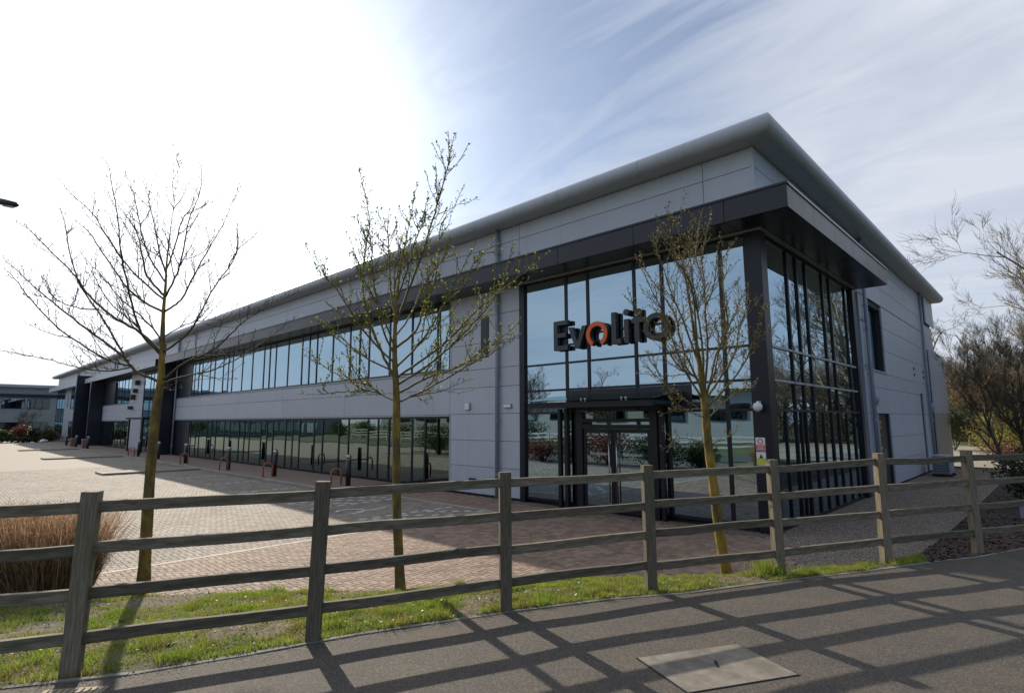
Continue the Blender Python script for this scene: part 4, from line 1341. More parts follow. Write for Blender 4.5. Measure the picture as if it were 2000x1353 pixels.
# ------------------------------------------------------------------ young trees by the fence
TREES = {"t1":[[[-9.93,2.45,-0.3],[-9.95,2.43,0.97],[-9.94,2.43,2.04],[-9.92,2.46,2.63],[-9.93,2.45,3.07],[-9.95,2.43,3.72],[-9.95,2.43,4.13],[-9.95,2.42,4.52],[-9.95,2.43,4.91],[-9.94,2.44,5.23],[-9.92,2.46,5.71],[-9.9,2.48,6.2],[-9.89,2.49,6.43]],[[[-9.93,2.45,3.03],[-10.05,2.21,3.33],[-10.07,2.08,3.64],[-10.04,1.94,4.11],[-9.98,1.81,4.57],[-9.86,1.7,5.09],[-9.75,1.58,5.52],[-9.67,1.48,5.82]],[[-9.92,2.46,2.63],[-10.24,2.25,2.76],[-10.4,2.16,2.88],[-10.57,2.07,3.08],[-11.07,1.84,3.7],[-11.58,1.59,4.27],[-11.97,1.46,4.87],[-12.31,1.37,5.51],[-12.54,1.3,5.84]],[[-10.4,2.16,2.88],[-10.54,1.84,2.99],[-10.68,1.32,3.36],[-10.66,0.91,3.78],[-10.59,0.71,4.04],[-10.55,0.6,4.15]],[[-10.48,2.12,2.97],[-10.68,2.02,3.12],[-11.52,1.61,3.64],[-12.18,1.31,4.05],[-12.82,1.03,4.47],[-13.59,0.7,5.0]],[[-10.34,2.19,2.84],[-10.37,2.12,2.86],[-10.44,1.9,2.79],[-10.54,1.53,2.83],[-10.57,1.21,2.91],[-10.57,0.91,2.97],[-10.54,0.65,3.01]],[[-9.93,2.45,3.07],[-10.32,2.24,3.4],[-10.9,1.92,3.74],[-11.4,1.67,4.12],[-11.71,1.54,4.44],[-12.31,1.25,4.93],[-12.86,1.0,5.37],[-13.27,0.79,5.63]],[[-9.93,2.45,3.13],[-9.96,2.36,3.39],[-10.14,2.1,3.71],[-10.27,1.9,3.92],[-10.39,1.67,4.25],[-10.48,1.49,4.46],[-10.53,1.38,4.62]],[[-9.95,2.43,3.72],[-10.37,2.19,3.96],[-10.7,2.02,4.24],[-11.27,1.78,4.85],[-11.64,1.64,5.23],[-12.01,1.46,5.51]],[[-9.95,2.43,3.91],[-10.0,2.13,4.17],[-10.0,1.86,4.44],[-9.93,1.63,4.72],[-9.82,1.44,4.96],[-9.73,1.22,5.14],[-9.67,1.08,5.19]],[[-9.95,2.43,3.98],[-10.4,2.26,4.37],[-10.71,2.23,4.82],[-11.0,2.19,5.22],[-11.41,2.09,5.61],[-11.68,2.01,5.83]],[[-9.95,2.43,4.2],[-9.91,2.2,4.49],[-9.78,2.04,4.78],[-9.58,1.91,5.07],[-9.33,1.76,5.35],[-9.17,1.63,5.49]],[[-9.95,2.43,4.31],[-10.15,2.35,4.73],[-10.34,2.3,5.19],[-10.61,2.23,5.74],[-10.83,2.16,6.15]],[[-9.95,2.43,3.95],[-9.72,2.51,4.31],[-9.56,2.53,4.59],[-9.32,2.52,5.09],[-9.03,2.56,5.48],[-8.83,2.49,5.87]],[[-9.95,2.42,4.38],[-10.01,2.53,4.82],[-10.11,2.64,5.33],[-10.12,2.75,5.58],[-10.25,2.85,6.07]],[[-9.95,2.43,3.72],[-9.82,2.5,3.79],[-9.64,2.6,3.93],[-9.44,2.66,4.21],[-9.21,2.73,4.51],[-8.98,2.79,4.77],[-8.74,2.85,5.03],[-8.33,2.88,5.51]],[[-9.6,2.53,4.51],[-9.56,2.76,4.64],[-9.58,2.94,4.84]],[[-9.93,2.45,3.07],[-9.6,2.69,3.36],[-9.45,2.79,3.65],[-9.22,2.91,4.09],[-8.95,3.08,4.5],[-8.86,3.09,4.82],[-8.84,3.04,5.1]],[[-9.03,3.03,4.39],[-9.03,3.12,4.63],[-8.99,3.26,4.84],[-8.96,3.41,5.02]],[[-9.92,2.46,2.63],[-9.57,2.68,2.91],[-9.19,2.93,3.09],[-8.89,3.1,3.35],[-8.72,3.19,3.51],[-8.31,3.41,3.74],[-7.86,3.66,3.92]],[[-9.92,2.45,2.58],[-9.86,2.66,2.69],[-9.71,3.12,2.84],[-9.63,3.5,3.07],[-9.57,4.1,3.58],[-9.55,4.4,3.87]],[[-9.92,2.46,2.63],[-9.78,2.5,2.52],[-9.54,2.58,2.5],[-9.33,2.62,2.59]],[[-11.21,1.77,3.85],[-11.54,1.55,3.9],[-12.0,1.28,4.12],[-12.34,1.14,4.52]],[[-10.06,2.17,3.42],[-10.03,1.93,3.62],[-9.97,1.73,3.77],[-9.76,1.5,4.06],[-9.52,1.31,4.27]],[[-9.94,2.44,3.31],[-9.83,2.63,3.48],[-9.73,2.82,3.59],[-9.6,3.07,3.66],[-9.47,3.39,3.92]]]],"t2":[[[-6.65,4.69,-0.26],[-6.7,4.64,0.77],[-6.72,4.62,1.6],[-6.73,4.61,2.28],[-6.76,4.58,2.94],[-6.76,4.58,3.55],[-6.74,4.6,3.99],[-6.71,4.63,4.34],[-6.67,4.67,4.67],[-6.61,4.73,5.16],[-6.58,4.76,5.49]],[[[-6.76,4.58,3.38],[-6.55,4.63,3.84],[-6.28,4.67,4.36],[-6.06,4.68,4.81],[-5.82,4.67,5.26],[-5.66,4.63,5.59],[-5.56,4.53,5.89]],[[-6.74,4.6,2.58],[-6.94,4.48,3.0],[-7.1,4.39,3.42],[-7.23,4.33,3.84],[-7.29,4.34,4.24],[-7.31,4.4,4.72],[-7.34,4.45,5.11],[-7.5,4.41,5.69],[-7.59,4.39,6.01]],[[-6.76,4.58,2.94],[-6.85,4.41,3.36],[-6.87,4.3,3.84],[-6.85,4.23,4.2],[-6.82,4.17,4.55],[-6.8,4.1,4.87]],[[-6.76,4.58,3.5],[-7.03,4.66,3.99],[-7.3,4.8,4.54],[-7.57,4.94,5.05],[-7.79,5.09,5.51]],[[-6.73,4.61,2.28],[-6.86,4.38,2.42],[-6.92,4.21,2.59],[-6.97,4.03,2.79],[-6.98,3.88,2.96]],[[-6.75,4.59,2.7],[-7.15,4.37,2.92],[-7.42,4.24,3.12],[-7.64,4.15,3.33],[-7.86,4.06,3.47],[-8.19,3.91,3.62]],[[-6.85,4.4,2.4],[-6.88,4.22,2.43],[-6.91,3.88,2.41],[-6.9,3.51,2.36],[-6.84,3.2,2.36]],[[-6.89,4.28,2.51],[-7.33,4.15,2.61],[-7.79,4.05,2.82],[-8.29,3.98,3.11]],[[-6.75,4.59,2.82],[-6.93,4.22,3.22],[-7.0,4.02,3.51],[-7.06,3.78,3.85],[-7.1,3.63,4.01],[-7.09,3.45,4.31]],[[-6.76,4.58,3.05],[-6.67,4.87,3.33],[-6.72,5.06,3.74],[-6.76,5.28,4.19],[-6.9,5.47,4.73],[-7.05,5.62,5.23],[-7.04,5.93,5.65]],[[-6.75,4.59,2.76],[-6.42,4.73,3.07],[-6.18,4.8,3.35],[-5.94,4.83,3.66],[-5.7,4.85,3.97],[-5.33,4.86,4.37]],[[-6.76,4.59,2.62],[-6.56,4.96,2.92],[-6.4,5.29,3.22],[-6.26,5.63,3.63],[-6.14,5.91,3.89],[-6.03,6.18,4.15],[-5.88,6.51,4.43],[-5.75,6.84,4.75]],[[-6.74,4.6,2.52],[-6.35,4.87,2.8],[-5.93,5.13,3.21],[-5.6,5.31,3.59],[-5.39,5.4,3.93],[-5.19,5.41,4.47]],[[-6.73,4.61,2.4],[-6.59,5.06,2.65],[-6.45,5.51,2.82],[-6.36,5.94,3.11],[-6.28,6.34,3.38],[-6.23,6.69,3.66]],[[-6.73,4.61,2.28],[-6.45,4.73,2.38],[-6.0,4.89,2.58],[-5.49,5.02,2.81],[-5.23,5.08,2.9],[-4.88,5.12,3.04]],[[-6.45,4.73,2.38],[-6.44,4.88,2.3],[-6.46,5.02,2.39]],[[-6.75,4.59,3.75],[-6.44,4.53,4.11],[-6.1,4.42,4.44],[-5.82,4.35,4.63],[-5.55,4.32,4.72]],[[-6.76,4.58,3.22],[-6.7,4.81,3.58],[-6.7,5.03,4.06],[-6.64,5.35,4.51],[-6.66,5.49,4.82]],[[-6.76,4.58,3.05],[-6.75,4.34,3.52],[-6.74,4.15,3.79],[-6.73,3.94,4.05],[-6.71,3.76,4.25]],[[-6.76,4.58,3.63],[-6.89,4.63,4.15],[-6.95,4.73,4.58],[-6.98,4.83,4.88]],[[-6.06,4.68,4.81],[-5.97,4.72,4.92],[-5.91,4.63,5.24],[-5.83,4.54,5.53]],[[-5.94,4.83,3.66],[-5.82,5.03,3.85],[-5.76,5.25,4.31],[-5.6,5.57,4.6]]]],"t3":[[[-3.89,8.77,-0.36],[-3.95,8.71,0.29],[-3.98,8.67,0.91],[-4.03,8.63,1.7],[-4.04,8.62,2.18],[-4.06,8.6,2.55],[-4.09,8.58,3.0],[-4.13,8.53,3.5],[-4.17,8.49,4.01],[-4.22,8.45,4.53],[-4.26,8.4,4.97],[-4.15,8.51,5.84]],[[[-4.05,8.61,2.41],[-3.98,8.5,3.15],[-3.97,8.34,3.79],[-3.95,8.2,4.26],[-3.92,8.07,4.73],[-3.82,8.02,5.11]],[[-4.05,8.61,2.35],[-4.06,8.85,3.19],[-4.12,8.97,3.73],[-4.17,9.1,4.29],[-4.25,9.24,4.88],[-4.21,9.64,5.83]],[[-4.05,8.61,2.25],[-3.84,8.7,3.07],[-3.68,8.78,3.48],[-3.68,8.72,3.89],[-3.65,8.64,4.46],[-3.49,8.7,4.86]],[[-4.05,8.61,2.31],[-3.82,9.25,3.03],[-3.8,9.58,3.59],[-3.77,9.91,4.08],[-3.81,10.12,4.5]],[[-4.05,8.61,2.31],[-4.21,8.29,2.83],[-4.28,8.04,3.38],[-4.33,7.84,3.77],[-4.39,7.65,4.08],[-4.46,7.36,4.53]],[[-4.06,8.6,2.48],[-4.36,8.53,3.28],[-4.46,8.58,3.72],[-4.69,8.52,4.19],[-4.91,8.45,4.58],[-5.04,8.48,4.98]],[[-4.04,8.62,2.18],[-3.52,8.68,2.72],[-3.18,8.58,3.24],[-2.99,8.43,3.59],[-2.76,8.41,3.7]],[[-4.04,8.62,2.14],[-4.56,8.49,2.52],[-4.83,8.5,2.88],[-5.0,8.55,3.16]],[[-4.04,8.62,2.05],[-4.25,8.22,2.18],[-4.41,7.87,2.1]],[[-4.02,8.64,1.62],[-4.35,8.53,1.73],[-4.55,8.48,1.69],[-4.66,8.51,1.52]],[[-4.02,8.64,1.62],[-3.74,8.68,1.74],[-3.56,8.66,1.86]],[[-4.08,8.58,2.84],[-4.26,8.53,3.52],[-4.41,8.47,3.96],[-4.54,8.44,4.42],[-4.68,8.42,4.98],[-4.65,8.54,5.37]],[[-4.1,8.56,3.23],[-3.94,8.13,4.08],[-3.97,7.68,4.49],[-3.84,7.36,4.86],[-3.67,7.32,4.96]],[[-4.05,8.61,2.38],[-3.94,8.79,2.76],[-3.87,8.99,3.36],[-3.7,9.28,3.89],[-3.71,9.41,4.45]],[[-4.04,8.62,2.21],[-4.05,8.39,2.66],[-4.17,8.12,2.81],[-4.3,7.6,3.33],[-4.38,7.18,3.68],[-4.36,6.95,3.95]],[[-4.04,8.62,2.0],[-3.93,9.01,2.27],[-3.8,9.53,2.53],[-3.69,9.97,2.72]],[[-4.14,9.02,3.93],[-3.99,9.07,4.26],[-3.89,9.02,4.76],[-3.78,9.0,5.09]],[[-4.17,9.1,4.29],[-4.39,9.3,4.92],[-4.49,9.69,5.62],[-4.52,9.95,6.0]]]]}



def bud(mb, p, d, s, flat=False):
    d = d.normalized()
    o = d.orthogonal().normalized()
    o.rotate(Matrix.Rotation(rnd.uniform(0, 6.28), 3, d))
    w = d.cross(o)
    if flat:
        mb.add([tuple(p), tuple(p + d * s * .5 + o * s * .28), tuple(p + d * s + w * s * .12), tuple(p + d * s * .5 - o * s * .28)], [(0, 1, 2, 3)])
    else:
        q = p + d * s * .45
        mb.add([tuple(p), tuple(q + o * s * .22), tuple(q + w * s * .22), tuple(q - o * s * .22), tuple(q - w * s * .22), tuple(p + d * s)],
               [(0, 1, 2), (0, 2, 3), (0, 3, 4), (0, 4, 1), (5, 2, 1), (5, 3, 2), (5, 4, 3), (5, 1, 4)])


def young_tree(key, label, r0, tw, lf, leafy, leaf_s, twm, gap, long_p, power=.95, dens=.3):
    tr, brs = TREES[key]
    t = thing('young_tree', label, 'tree', tuple(tr[0]), 'young trees planted behind the fence')
    pts = catmull([(tr[0][0], tr[0][1], tr[0][2] - .15)] + tr, 5)
    H = tr[-1][2] - tr[0][2]
    rad = []
    for p in pts:
        z = p.z - tr[0][2]
        r = r0 * (1.0 - .22 * min(1, z / 2.5)) if z < 2.5 else r0 * .78 * max(.06, 1 - (z - 2.5) / (H - 2.5)) ** power
        if z < .25:
            r *= 1 + .15 * (1 - z / .25) ** 2
        rad.append(r * (1 + .11 * mnoise.noise((p.z * 6, key == 't1', 2))))
    MB().tube(pts, rad, 12).build('trunk', m_bark_y, t, True)
    mb, tb, lb = MB(), MB(), MB()
    side = []
    for b in [tr[-5:]] + brs:
        P = catmull(b, 5)
        n = len(P)
        L = sum((P[i + 1] - P[i]).length for i in range(n - 1))
        for _ in range(int(L / dens)):
            f = rnd.uniform(.15, .85)
            i = max(1, int(f * (n - 1)))
            p, t_ = P[i], (P[i] - P[i - 1]).normalized()
            o = t_.orthogonal().normalized()
            o.rotate(Matrix.Rotation(rnd.uniform(0, 6.28), 3, t_))
            d = (t_ * .8 + o * rnd.uniform(.45, .9) + Vector((0, 0, .15))).normalized()
            ln = rnd.uniform(.25, .75) * (1.15 - f) * min(1.3, L)
            q = [p]
            for k in range(3):
                d = (d + Vector((rnd.gauss(0, .1), rnd.gauss(0, .1), .13))).normalized()
                q.append(q[-1] + d * ln / 3)
            side.append([tuple(v) for v in q])
    for b in [tr[-6:]] + brs + side:
        P = catmull(b, 5)
        L = sum((P[i + 1] - P[i]).length for i in range(len(P) - 1))
        rb = min(r0 * .30, .0045 + .0056 * L)
        main = b is not brs[0] and b == tr[-6:]
        if not main:
            P[0] = P[0] - (P[1] - P[0]) * .3
            n = len(P)
            P = [p + Vector((rnd.gauss(0, .004), rnd.gauss(0, .004), rnd.gauss(0, .004))) if 0 < i < n - 1 else p for i, p in enumerate(P)]
            mb.tube(P, [max(.0028, rb * (1 - .84 * i / (n - 1))) for i in range(n)], 6)
        n = len(P)
        cum = [0.0]
        for i in range(1, n):
            cum.append(cum[-1] + (P[i] - P[i - 1]).length)
        s = L * .16 + rnd.random() * .05
        i = 1
        while s < L:
            while i < n - 1 and cum[i] < s:
                i += 1
            f = s / L
            seg = (P[i] - P[i - 1]).normalized()
            p = P[i - 1].lerp(P[i], (s - cum[i - 1]) / max(1e-6, cum[i] - cum[i - 1]))
            o = seg.orthogonal().normalized()
            o.rotate(Matrix.Rotation(rnd.uniform(0, 6.28), 3, seg))
            d = (seg * rnd.uniform(.5, 1.0) + o * rnd.uniform(.5, 1.0) + Vector((0, 0, .35))).normalized()
            long_ = rnd.random() < long_p * (1.1 - f)
            tl = (rnd.uniform(.18, .55) if long_ else rnd.uniform(.025, .11)) * tw
            if f > .9:
                tl = min(tl, .08)
            q = p + d * tl * .5
            e = q + (d * .7 + seg * .3 + Vector((0, 0, .3))).normalized() * tl * .5
            tb.tube([p, q, e], [.0044, .0036, .0026] if long_ else [.0036, .0030, .0024], 4, cap=False)
            m_ = max(1, int(tl / .045))
            for j in range(m_):
                u = p.lerp(q, 2 * (j + .5) / m_) if j < m_ / 2 else q.lerp(e, 2 * (j + .5) / m_ - 1)
                if long_ and rnd.random() < .5:                      # spur on a long shoot
                    d2 = (d + Vector((rnd.gauss(0, .7), rnd.gauss(0, .7), rnd.gauss(.2, .5)))).normalized()
                    v = u + d2 * rnd.uniform(.03, .08)
                    tb.tube([u, v], [.0035, .0025], 3, cap=False)
                    u = v
                bud(lb, u, d + Vector((rnd.gauss(0, .7), rnd.gauss(0, .7), rnd.gauss(.2, .5))), rnd.uniform(.6, 1.2) * leaf_s)
            for _ in range(leafy):
                bud(lb, e, d * .5 + Vector((rnd.gauss(0, .6), rnd.gauss(0, .6), rnd.gauss(.4, .5))), rnd.uniform(.7, 1.5) * leaf_s, rnd.random() < .6)
            s += gap * rnd.uniform(.5, 1.5)
    mb.build('branches', twm, t, True)
    stuff(tb.build('twigs', twm, t))
    stuff(lb.build('buds', lf, t))
    return t


young_tree('t1', 'leftmost young tree, bare spreading branches with tiny dark buds, against the bright sky', .082, 1.0, m_bud_d, 2, .024, m_twig_d, .08, .14, 2.0, .30)
young_tree('t2', 'middle young tree with fresh yellow-green leaf tufts, in front of the upper windows', .068, 1.0, m_leaf_y, 3, .036, m_twig, .085, .22, 1.5, .24)
young_tree('t3', 'rightmost young tree with ochre trunk and upright budded stems, before the entrance glass', .082, .9, m_bud_b, 3, .030, m_twig, .075, .22, 2.0, .22)

# ------------------------------------------------------------------ ornamental grass clump and planting on the left
def reed_clump(x, y, rx, ry, h, n, label, seed):
    g = random.Random(seed)
    t = thing('ornamental_grass', label, 'grass', (x, y, -.3))
    up, lo = MB(), MB()
    for i in range(n):
        a, q = g.uniform(0, 6.28), math.sqrt(g.random())
        px_, py_ = x + rx * q * math.cos(a), y + ry * q * math.sin(a)
        out = Vector((math.cos(a), math.sin(a), 0)) * q
        L = h * g.uniform(.65, 1.15)
        tip = Vector((px_, py_, -.3)) + out * g.uniform(.05, .28) + Vector((g.gauss(0, .19), g.gauss(0, .19), L))
        droop = tip + out * g.uniform(0, .2) + Vector((g.gauss(0, .16), g.gauss(0, .16), g.uniform(-.26, .05)))
        P = [Vector((px_, py_, -.45)), Vector((px_, py_, -.3)).lerp(tip, .5) + Vector((0, 0, .04)), tip, droop]
        w = Vector((g.gauss(0, 1), g.gauss(0, 1), 0)).normalized() * g.uniform(.002, .0045)
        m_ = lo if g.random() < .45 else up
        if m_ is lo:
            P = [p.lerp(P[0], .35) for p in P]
        V = []
        for p, s in zip(P, (1, .9, .7, .25)):
            V += [tuple(p - w * s), tuple(p + w * s)]
        m_.add(V, [(0, 1, 3, 2), (2, 3, 5, 4), (4, 5, 7, 6)])
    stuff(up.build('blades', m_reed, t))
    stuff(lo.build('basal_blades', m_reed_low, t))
    return t


reed_clump(-10.45, 1.42, .68, .48, 1.0, 5200, 'clipped russet ornamental grass clump behind the fence at the left edge', 3)
reed_clump(-11.35, 0.46, .7, .5, 1.0, 3200, 'russet ornamental grass clump mostly cut off by the left edge of the picture', 4)


plot = True


def leaf_cloud(mb, c, r, n, s, g, flat=.5, shell=.55, asp=.5):
    c = Vector(c)
    for _ in range(n):
        v = Vector((g.gauss(0, 1), g.gauss(0, 1), g.gauss(0, 1))).normalized()
        k = shell + (1 - shell) * g.random() if g.random() < .75 else g.random()
        k *= .78 + .34 * mnoise.noise((v.x * 2.1 + c.x, v.y * 2.1 + c.y, v.z * 2.1))+.12
        p = c + Vector((v.x * r[0], v.y * r[1], v.z * r[2])) * k
        u = Vector((g.gauss(0, 1), g.gauss(0, 1), g.gauss(0, flat))).normalized() * s * g.uniform(.5, 1.3)
        w = u.cross(Vector((g.gauss(0, 1), g.gauss(0, 1), g.gauss(0, 1)))).normalized() * s * asp
        mb.add([tuple(p - u), tuple(p - w), tuple(p + u), tuple(p + w)], [(0, 1, 2, 3)])


def shrub(name, label, c, r, n, s, m, seed, group=None, stem=m_bark, asp=.5, flat=.5):
    g = random.Random(seed)
    t = thing(name, label, 'shrub', (c[0], c[1], c[2]), group)
    mb = MB()
    for _ in range(9):
        a = g.uniform(0, 6.28)
        mb.tube([(c[0], c[1], c[2] - .02), (c[0] + r[0] * .35 * math.cos(a), c[1] + r[1] * .35 * math.sin(a), c[2] + r[2] * .7), (c[0] + r[0] * .7 * math.cos(a), c[1] + r[1] * .7 * math.sin(a), c[2] + r[2] * 1.5)], [.03, .018, .006], 5)
    mb.build('stems', stem, t)
    lb = MB()
    for k in range(5):
        f = Vector((c[0] + g.gauss(0, r[0] * .32), c[1] + g.gauss(0, r[1] * .32), c[2] + r[2] * g.uniform(.75, 1.15)))
        leaf_cloud(lb, f, (r[0] * .75, r[1] * .75, r[2] * .8), n // 5, s, g, flat, .55, asp)
    for v in range(len(lb.V)):
        if lb.V[v][2] < c[2]:
            lb.V[v] = (lb.V[v][0], lb.V[v][1], c[2] + g.uniform(.01, .1))
    stuff(lb.build('foliage', m, t))
    return t


# planting bed along the near side of the car park: only its mirror image shows in the glass
for i, (x, y, r, m, lab) in enumerate(((-11.6, -2.6, (1.1, .8, .75), m_fol_mid, 'green shrub mirrored at the right of the entrance glass'), (-13.4, -1.9, (1.2, .9, .9), m_fol_dark, 'dark shrub mirrored behind the rightmost young tree'),
                                        (-15.4, -1.2, (1.2, .9, 1.0), m_fol_red, 'reddish shrub mirrored in the right door leaf'), (-17.4, -.9, (1.3, 1.0, .9), m_fol_brown, 'brown shrub mirrored in the left door leaf'),
                                        (-19.4, -.9, (1.3, 1.0, .75), m_fol_red, 'low russet shrub mirrored left of the doors'), (-21.6, -1.2, (1.5, 1.0, 1.1), m_fol_dark, 'dark evergreen shrub mirrored at the left of the entrance glass'),
                                        (-25.6, -2.4, (1.6, 1.1, .9), m_fol_dark, 'dark evergreen shrub mirrored in the ground floor windows'), (-30.6, -2.9, (1.6, 1.1, .9), m_fol_mid, 'green shrub mirrored farther along the ground floor windows'))):
    shrub('shrub', lab, (x, y, -.12), r, 3000, .06, m, 40 + i)

# ------------------------------------------------------------------ bollards and orange hoops by the footway
def bollard(x, y, z, label):
    t = thing('bollard', label, 'bollard', (x, y, z), 'black bollards along the building')
    MB().tube([(x, y, z), (x, y, z + .84)], .078, 16).build('shaft', m_black, t, True)
    MB().tube([(x, y, z + .84), (x, y, z + .90), (x, y, z + .925)], [.084, .084, .05], 16).build('cap', m_steel, t)
    MB().tube([(x, y, z + .78), (x, y, z + .80)], .081, 16).build('band', m_steel, t)
    return t


def hoop(x, y, z, label):
    t = thing('cycle_hoop', label, 'hoop', (x, y, z), 'orange hoops along the building')
    P = [Vector((0, -.15, -.0)), Vector((0, -.15, .36))]
    for i in range(1, 10):
        a = math.pi - math.pi * i / 10
        P.append(Vector((0, .15 * math.cos(a), .36 + .15 * math.sin(a))))
    P += [Vector((0, .15, .36)), Vector((0, .15, 0))]
    P = [Vector((x + p.y * .35, y + p.y * .94, z + p.z)) for p in P]
    MB().tube(P, .028, 8).build('tube', m_orange, t, True)
    for s in (-1, 1):
        MB().tube([(x + s * .15 * .35, y + s * .15 * .94, z - .002), (x + s * .15 * .35, y + s * .15 * .94, z + .012)], .055, 10).build('base_flange', m_steel, t)
    return t


names = ['nearest', 'second nearest', 'third nearest', 'fourth nearest', 'fifth nearest', 'sixth nearest', 'seventh nearest', 'eighth nearest', 'farthest']
for (x, y, z), nm in zip(((-16.0, 9.25, .068), (-20.75, 9.0, .068), (-25.0, 8.9, .068), (-30.6, 8.9, .068), (-35.2, 8.9, .068), (-39.1, 8.85, .068), (-53.5, 8.75, .068), (-58.3, 8.75, .068), (-62.9, 8.75, .068)), names):
    bollard(x, y, z, nm + ' black bollard with a steel cap along the office building')
for (x, y, z), nm in zip(((-16.25, 8.98, .068), (-20.5, 8.65, .068), (-24.7, 8.62, .068), (-29.75, 8.6, .068), (-39.6, 8.6, .068)), ('nearest', 'second nearest', 'third nearest', 'fourth nearest', 'farthest')):
    hoop(x, y, z, nm + ' orange hoop in front of the black bollards')
for x, lab in ((-55.0, 'brown bin between the far bollards, nearer one'), (-60.0, 'brown bin between the far bollards, farther one')):
    t = thing('litter_bin', lab, 'bin', (x, 8.8, .068))
    box('body', (x - .2, 8.6, .068), (x + .2, 9.0, .70), M('brown_bin_' + str(int(-x)), (0.22, 0.13, 0.09), (0.27, 0.17, 0.12), scale=6, rough=0.7), t, .02)
    box('lid', (x - .215, 8.585, .701), (x + .215, 9.015, .75), m_steel, t, .01)

# ------------------------------------------------------------------ street lamp whose head reaches into the picture
lp = thing('street_lamp', 'dark street lamp head entering at the left edge against the sky', 'street lamp', (-29.2, -1.75, -.012))
MB().tube([(-29.2, -1.75, -.01), (-29.2, -1.75, 5.0), (-29.2, -1.75, 10.2)], [.09, .075, .05], 12).build('column', m_black, lp, True)
MB().tube(catmull([(-29.2, -1.75, 10.1), (-28.9, -1.45, 10.35), (-28.0, -.52, 10.25), (-26.7, .8, 9.92)], 4), [.035] * 13, 8).build('arm', m_black, lp, True)
MB().tube([(-26.75, .75, 9.93), (-26.65, .85, 9.90), (-26.3, 1.2, 9.80), (-26.0, 1.5, 9.71), (-25.93, 1.57, 9.69)], [.05, .11, .12, .10, .03], 10).build('head', m_black, lp, True)
MB().tube([(-26.3, 1.2, 9.70), (-26.05, 1.45, 9.63)], .06, 8).build('lens', m_steel, lp)

# ------------------------------------------------------------------ bare trees and thicket on the right
def bare_tree(seed, h, spread, levels=4, r0=.22, first=.28, n0=7, lean=0.0, up=.35):
    g = random.Random(seed)
    tk, br = MB(), MB()

    def grow(p, d, L, r, lv):
        P = [p]
        n = 5 if lv < 2 else 4
        dd = d.copy()
        for i in range(n):
            dd = (dd + Vector((g.gauss(0, .16), g.gauss(0, .16), g.gauss(up * .25, .12)))).normalized()
            P.append(P[-1] + dd * L / n)
        R_ = [r * (1 - .6 * i / n) for i in range(n + 1)]
        (tk if lv == 0 else br).tube(P, R_, 7 if lv == 0 else (5 if lv < 3 else 3), cap=False)
        if lv >= levels:
            return
        k = n0 if lv == 0 else g.randint(4, 6)
        for j in range(k):
            u = (first + (1 - first) * (j + g.random() * .6) / k) if lv == 0 else g.uniform(.22, 1.0)
            u = min(u, .999)
            i = int(u * n)
            q = P[i].lerp(P[i + 1], u * n - i)
            t = (P[i + 1] - P[i]).normalized()
            a = g.uniform(0, 6.28)
            o = t.orthogonal().normalized()
            o.rotate(Matrix.Rotation(a, 3, t))
            ang = g.uniform(.5, 1.05) if lv == 0 else g.uniform(.4, .9)
            nd = (t * math.cos(ang) + o * math.sin(ang) * spread).normalized()
            grow(q, nd, L * g.uniform(.42, .66), max(.0065, R_[i] * .55), lv + 1)

    grow(Vector((0, 0, 0)), Vector((lean, 0, 1)).normalized(), h * .55, r0, 0)
    mx = max(v[2] for v in br.V)
    s = h / mx
    tk.V = [(a * s, b * s, c * s) for a, b, c in tk.V]
    br.V = [(a * s, b * s, c * s) for a, b, c in br.V]
    return tk, br


def put_tree(protos, k, loc, sc_, rz, label, group, cat='tree', name='bare_tree'):
    t = thing(name, label, cat, loc, group)
    tm, bm_ = protos[k]
    for nm, me in (('trunk', tm), ('crown', bm_)):
        o = link(nm, me, t)
    sc_ *= GRID
    t.scale = (sc_, sc_, sc_)
    t.rotation_euler = (0, 0, rz)
    return t


def proto(seed, m1, m2, **kw):
    a, b = bare_tree(seed, **kw)
    return mesh('trunk', a.V, a.F, m1, True), mesh('crown', b.V, b.F, m2)


PR = [proto(11, m_bark, m_twig_b, h=10, spread=1.15, levels=5, n0=8, r0=.26, first=.32, up=.15),
      proto(12, m_bark_l, m_twig_b, h=10, spread=.9, levels=5, n0=9, r0=.2, first=.25, up=.5),
      proto(13, m_bark, m_twig_d, h=10, spread=.8, levels=5, n0=10, r0=.16, first=.2, up=.6)]
put_tree(PR, 0, (-7.6, 74, -.16), 1.34, 1.1, 'spreading bare oak rising just right of the building', None)
put_tree(PR, 0, (-2.4, 70, -.16), 1.18, 3.6, 'second bare oak to the right of the first, its crown overlapping', None)
put_tree(PR, 1, (1.3, 43, -.16), 1.55, 2.4, 'tall pale bare tree at the right edge with fine drooping twigs', None)
put_tree(PR, 2, (-1.9, 33, -.16), .60, .3, 'slender dark sapling left of a matching one near the right edge', None)
put_tree(PR, 2, (-.9, 31, -.16), .66, 2.0, 'slender dark sapling nearest the right edge', None)
put_tree(PR, 0, (-5.4, 62, -.16), 1.12, 5.0, 'bare oak with a dense crown between the building end and the yellow shrub', None)
put_tree(PR, 1, (3.4, 50, -.16), 1.5, .9, 'tall bare tree partly behind the pale one at the right edge', None)
put_tree(PR, 1, (-.2, 56, -.16), 1.15, 4.1, 'upright bare tree behind the saplings on the right', None)
gr_ = random.Random(21)
for i in range(44):
    x = -10 + 62 * gr_.random() ** 1.3
    y = 64 + 26 * gr_.random() - max(0, x) * .7
    put_tree(PR, gr_.randint(0, 2), (x, y, -.16), gr_.uniform(.75, 1.25), gr_.uniform(0, 6.28), 'bare woodland tree in the belt behind the site on the right', 'woodland belt trees')
shrub('catkin_shrub', 'bright yellow-green catkin shrub among the bare trees on the right', (-2.6, 41, -.16), (1.7, 1.7, 1.7), 4200, .07, m_fol_yel, 60)
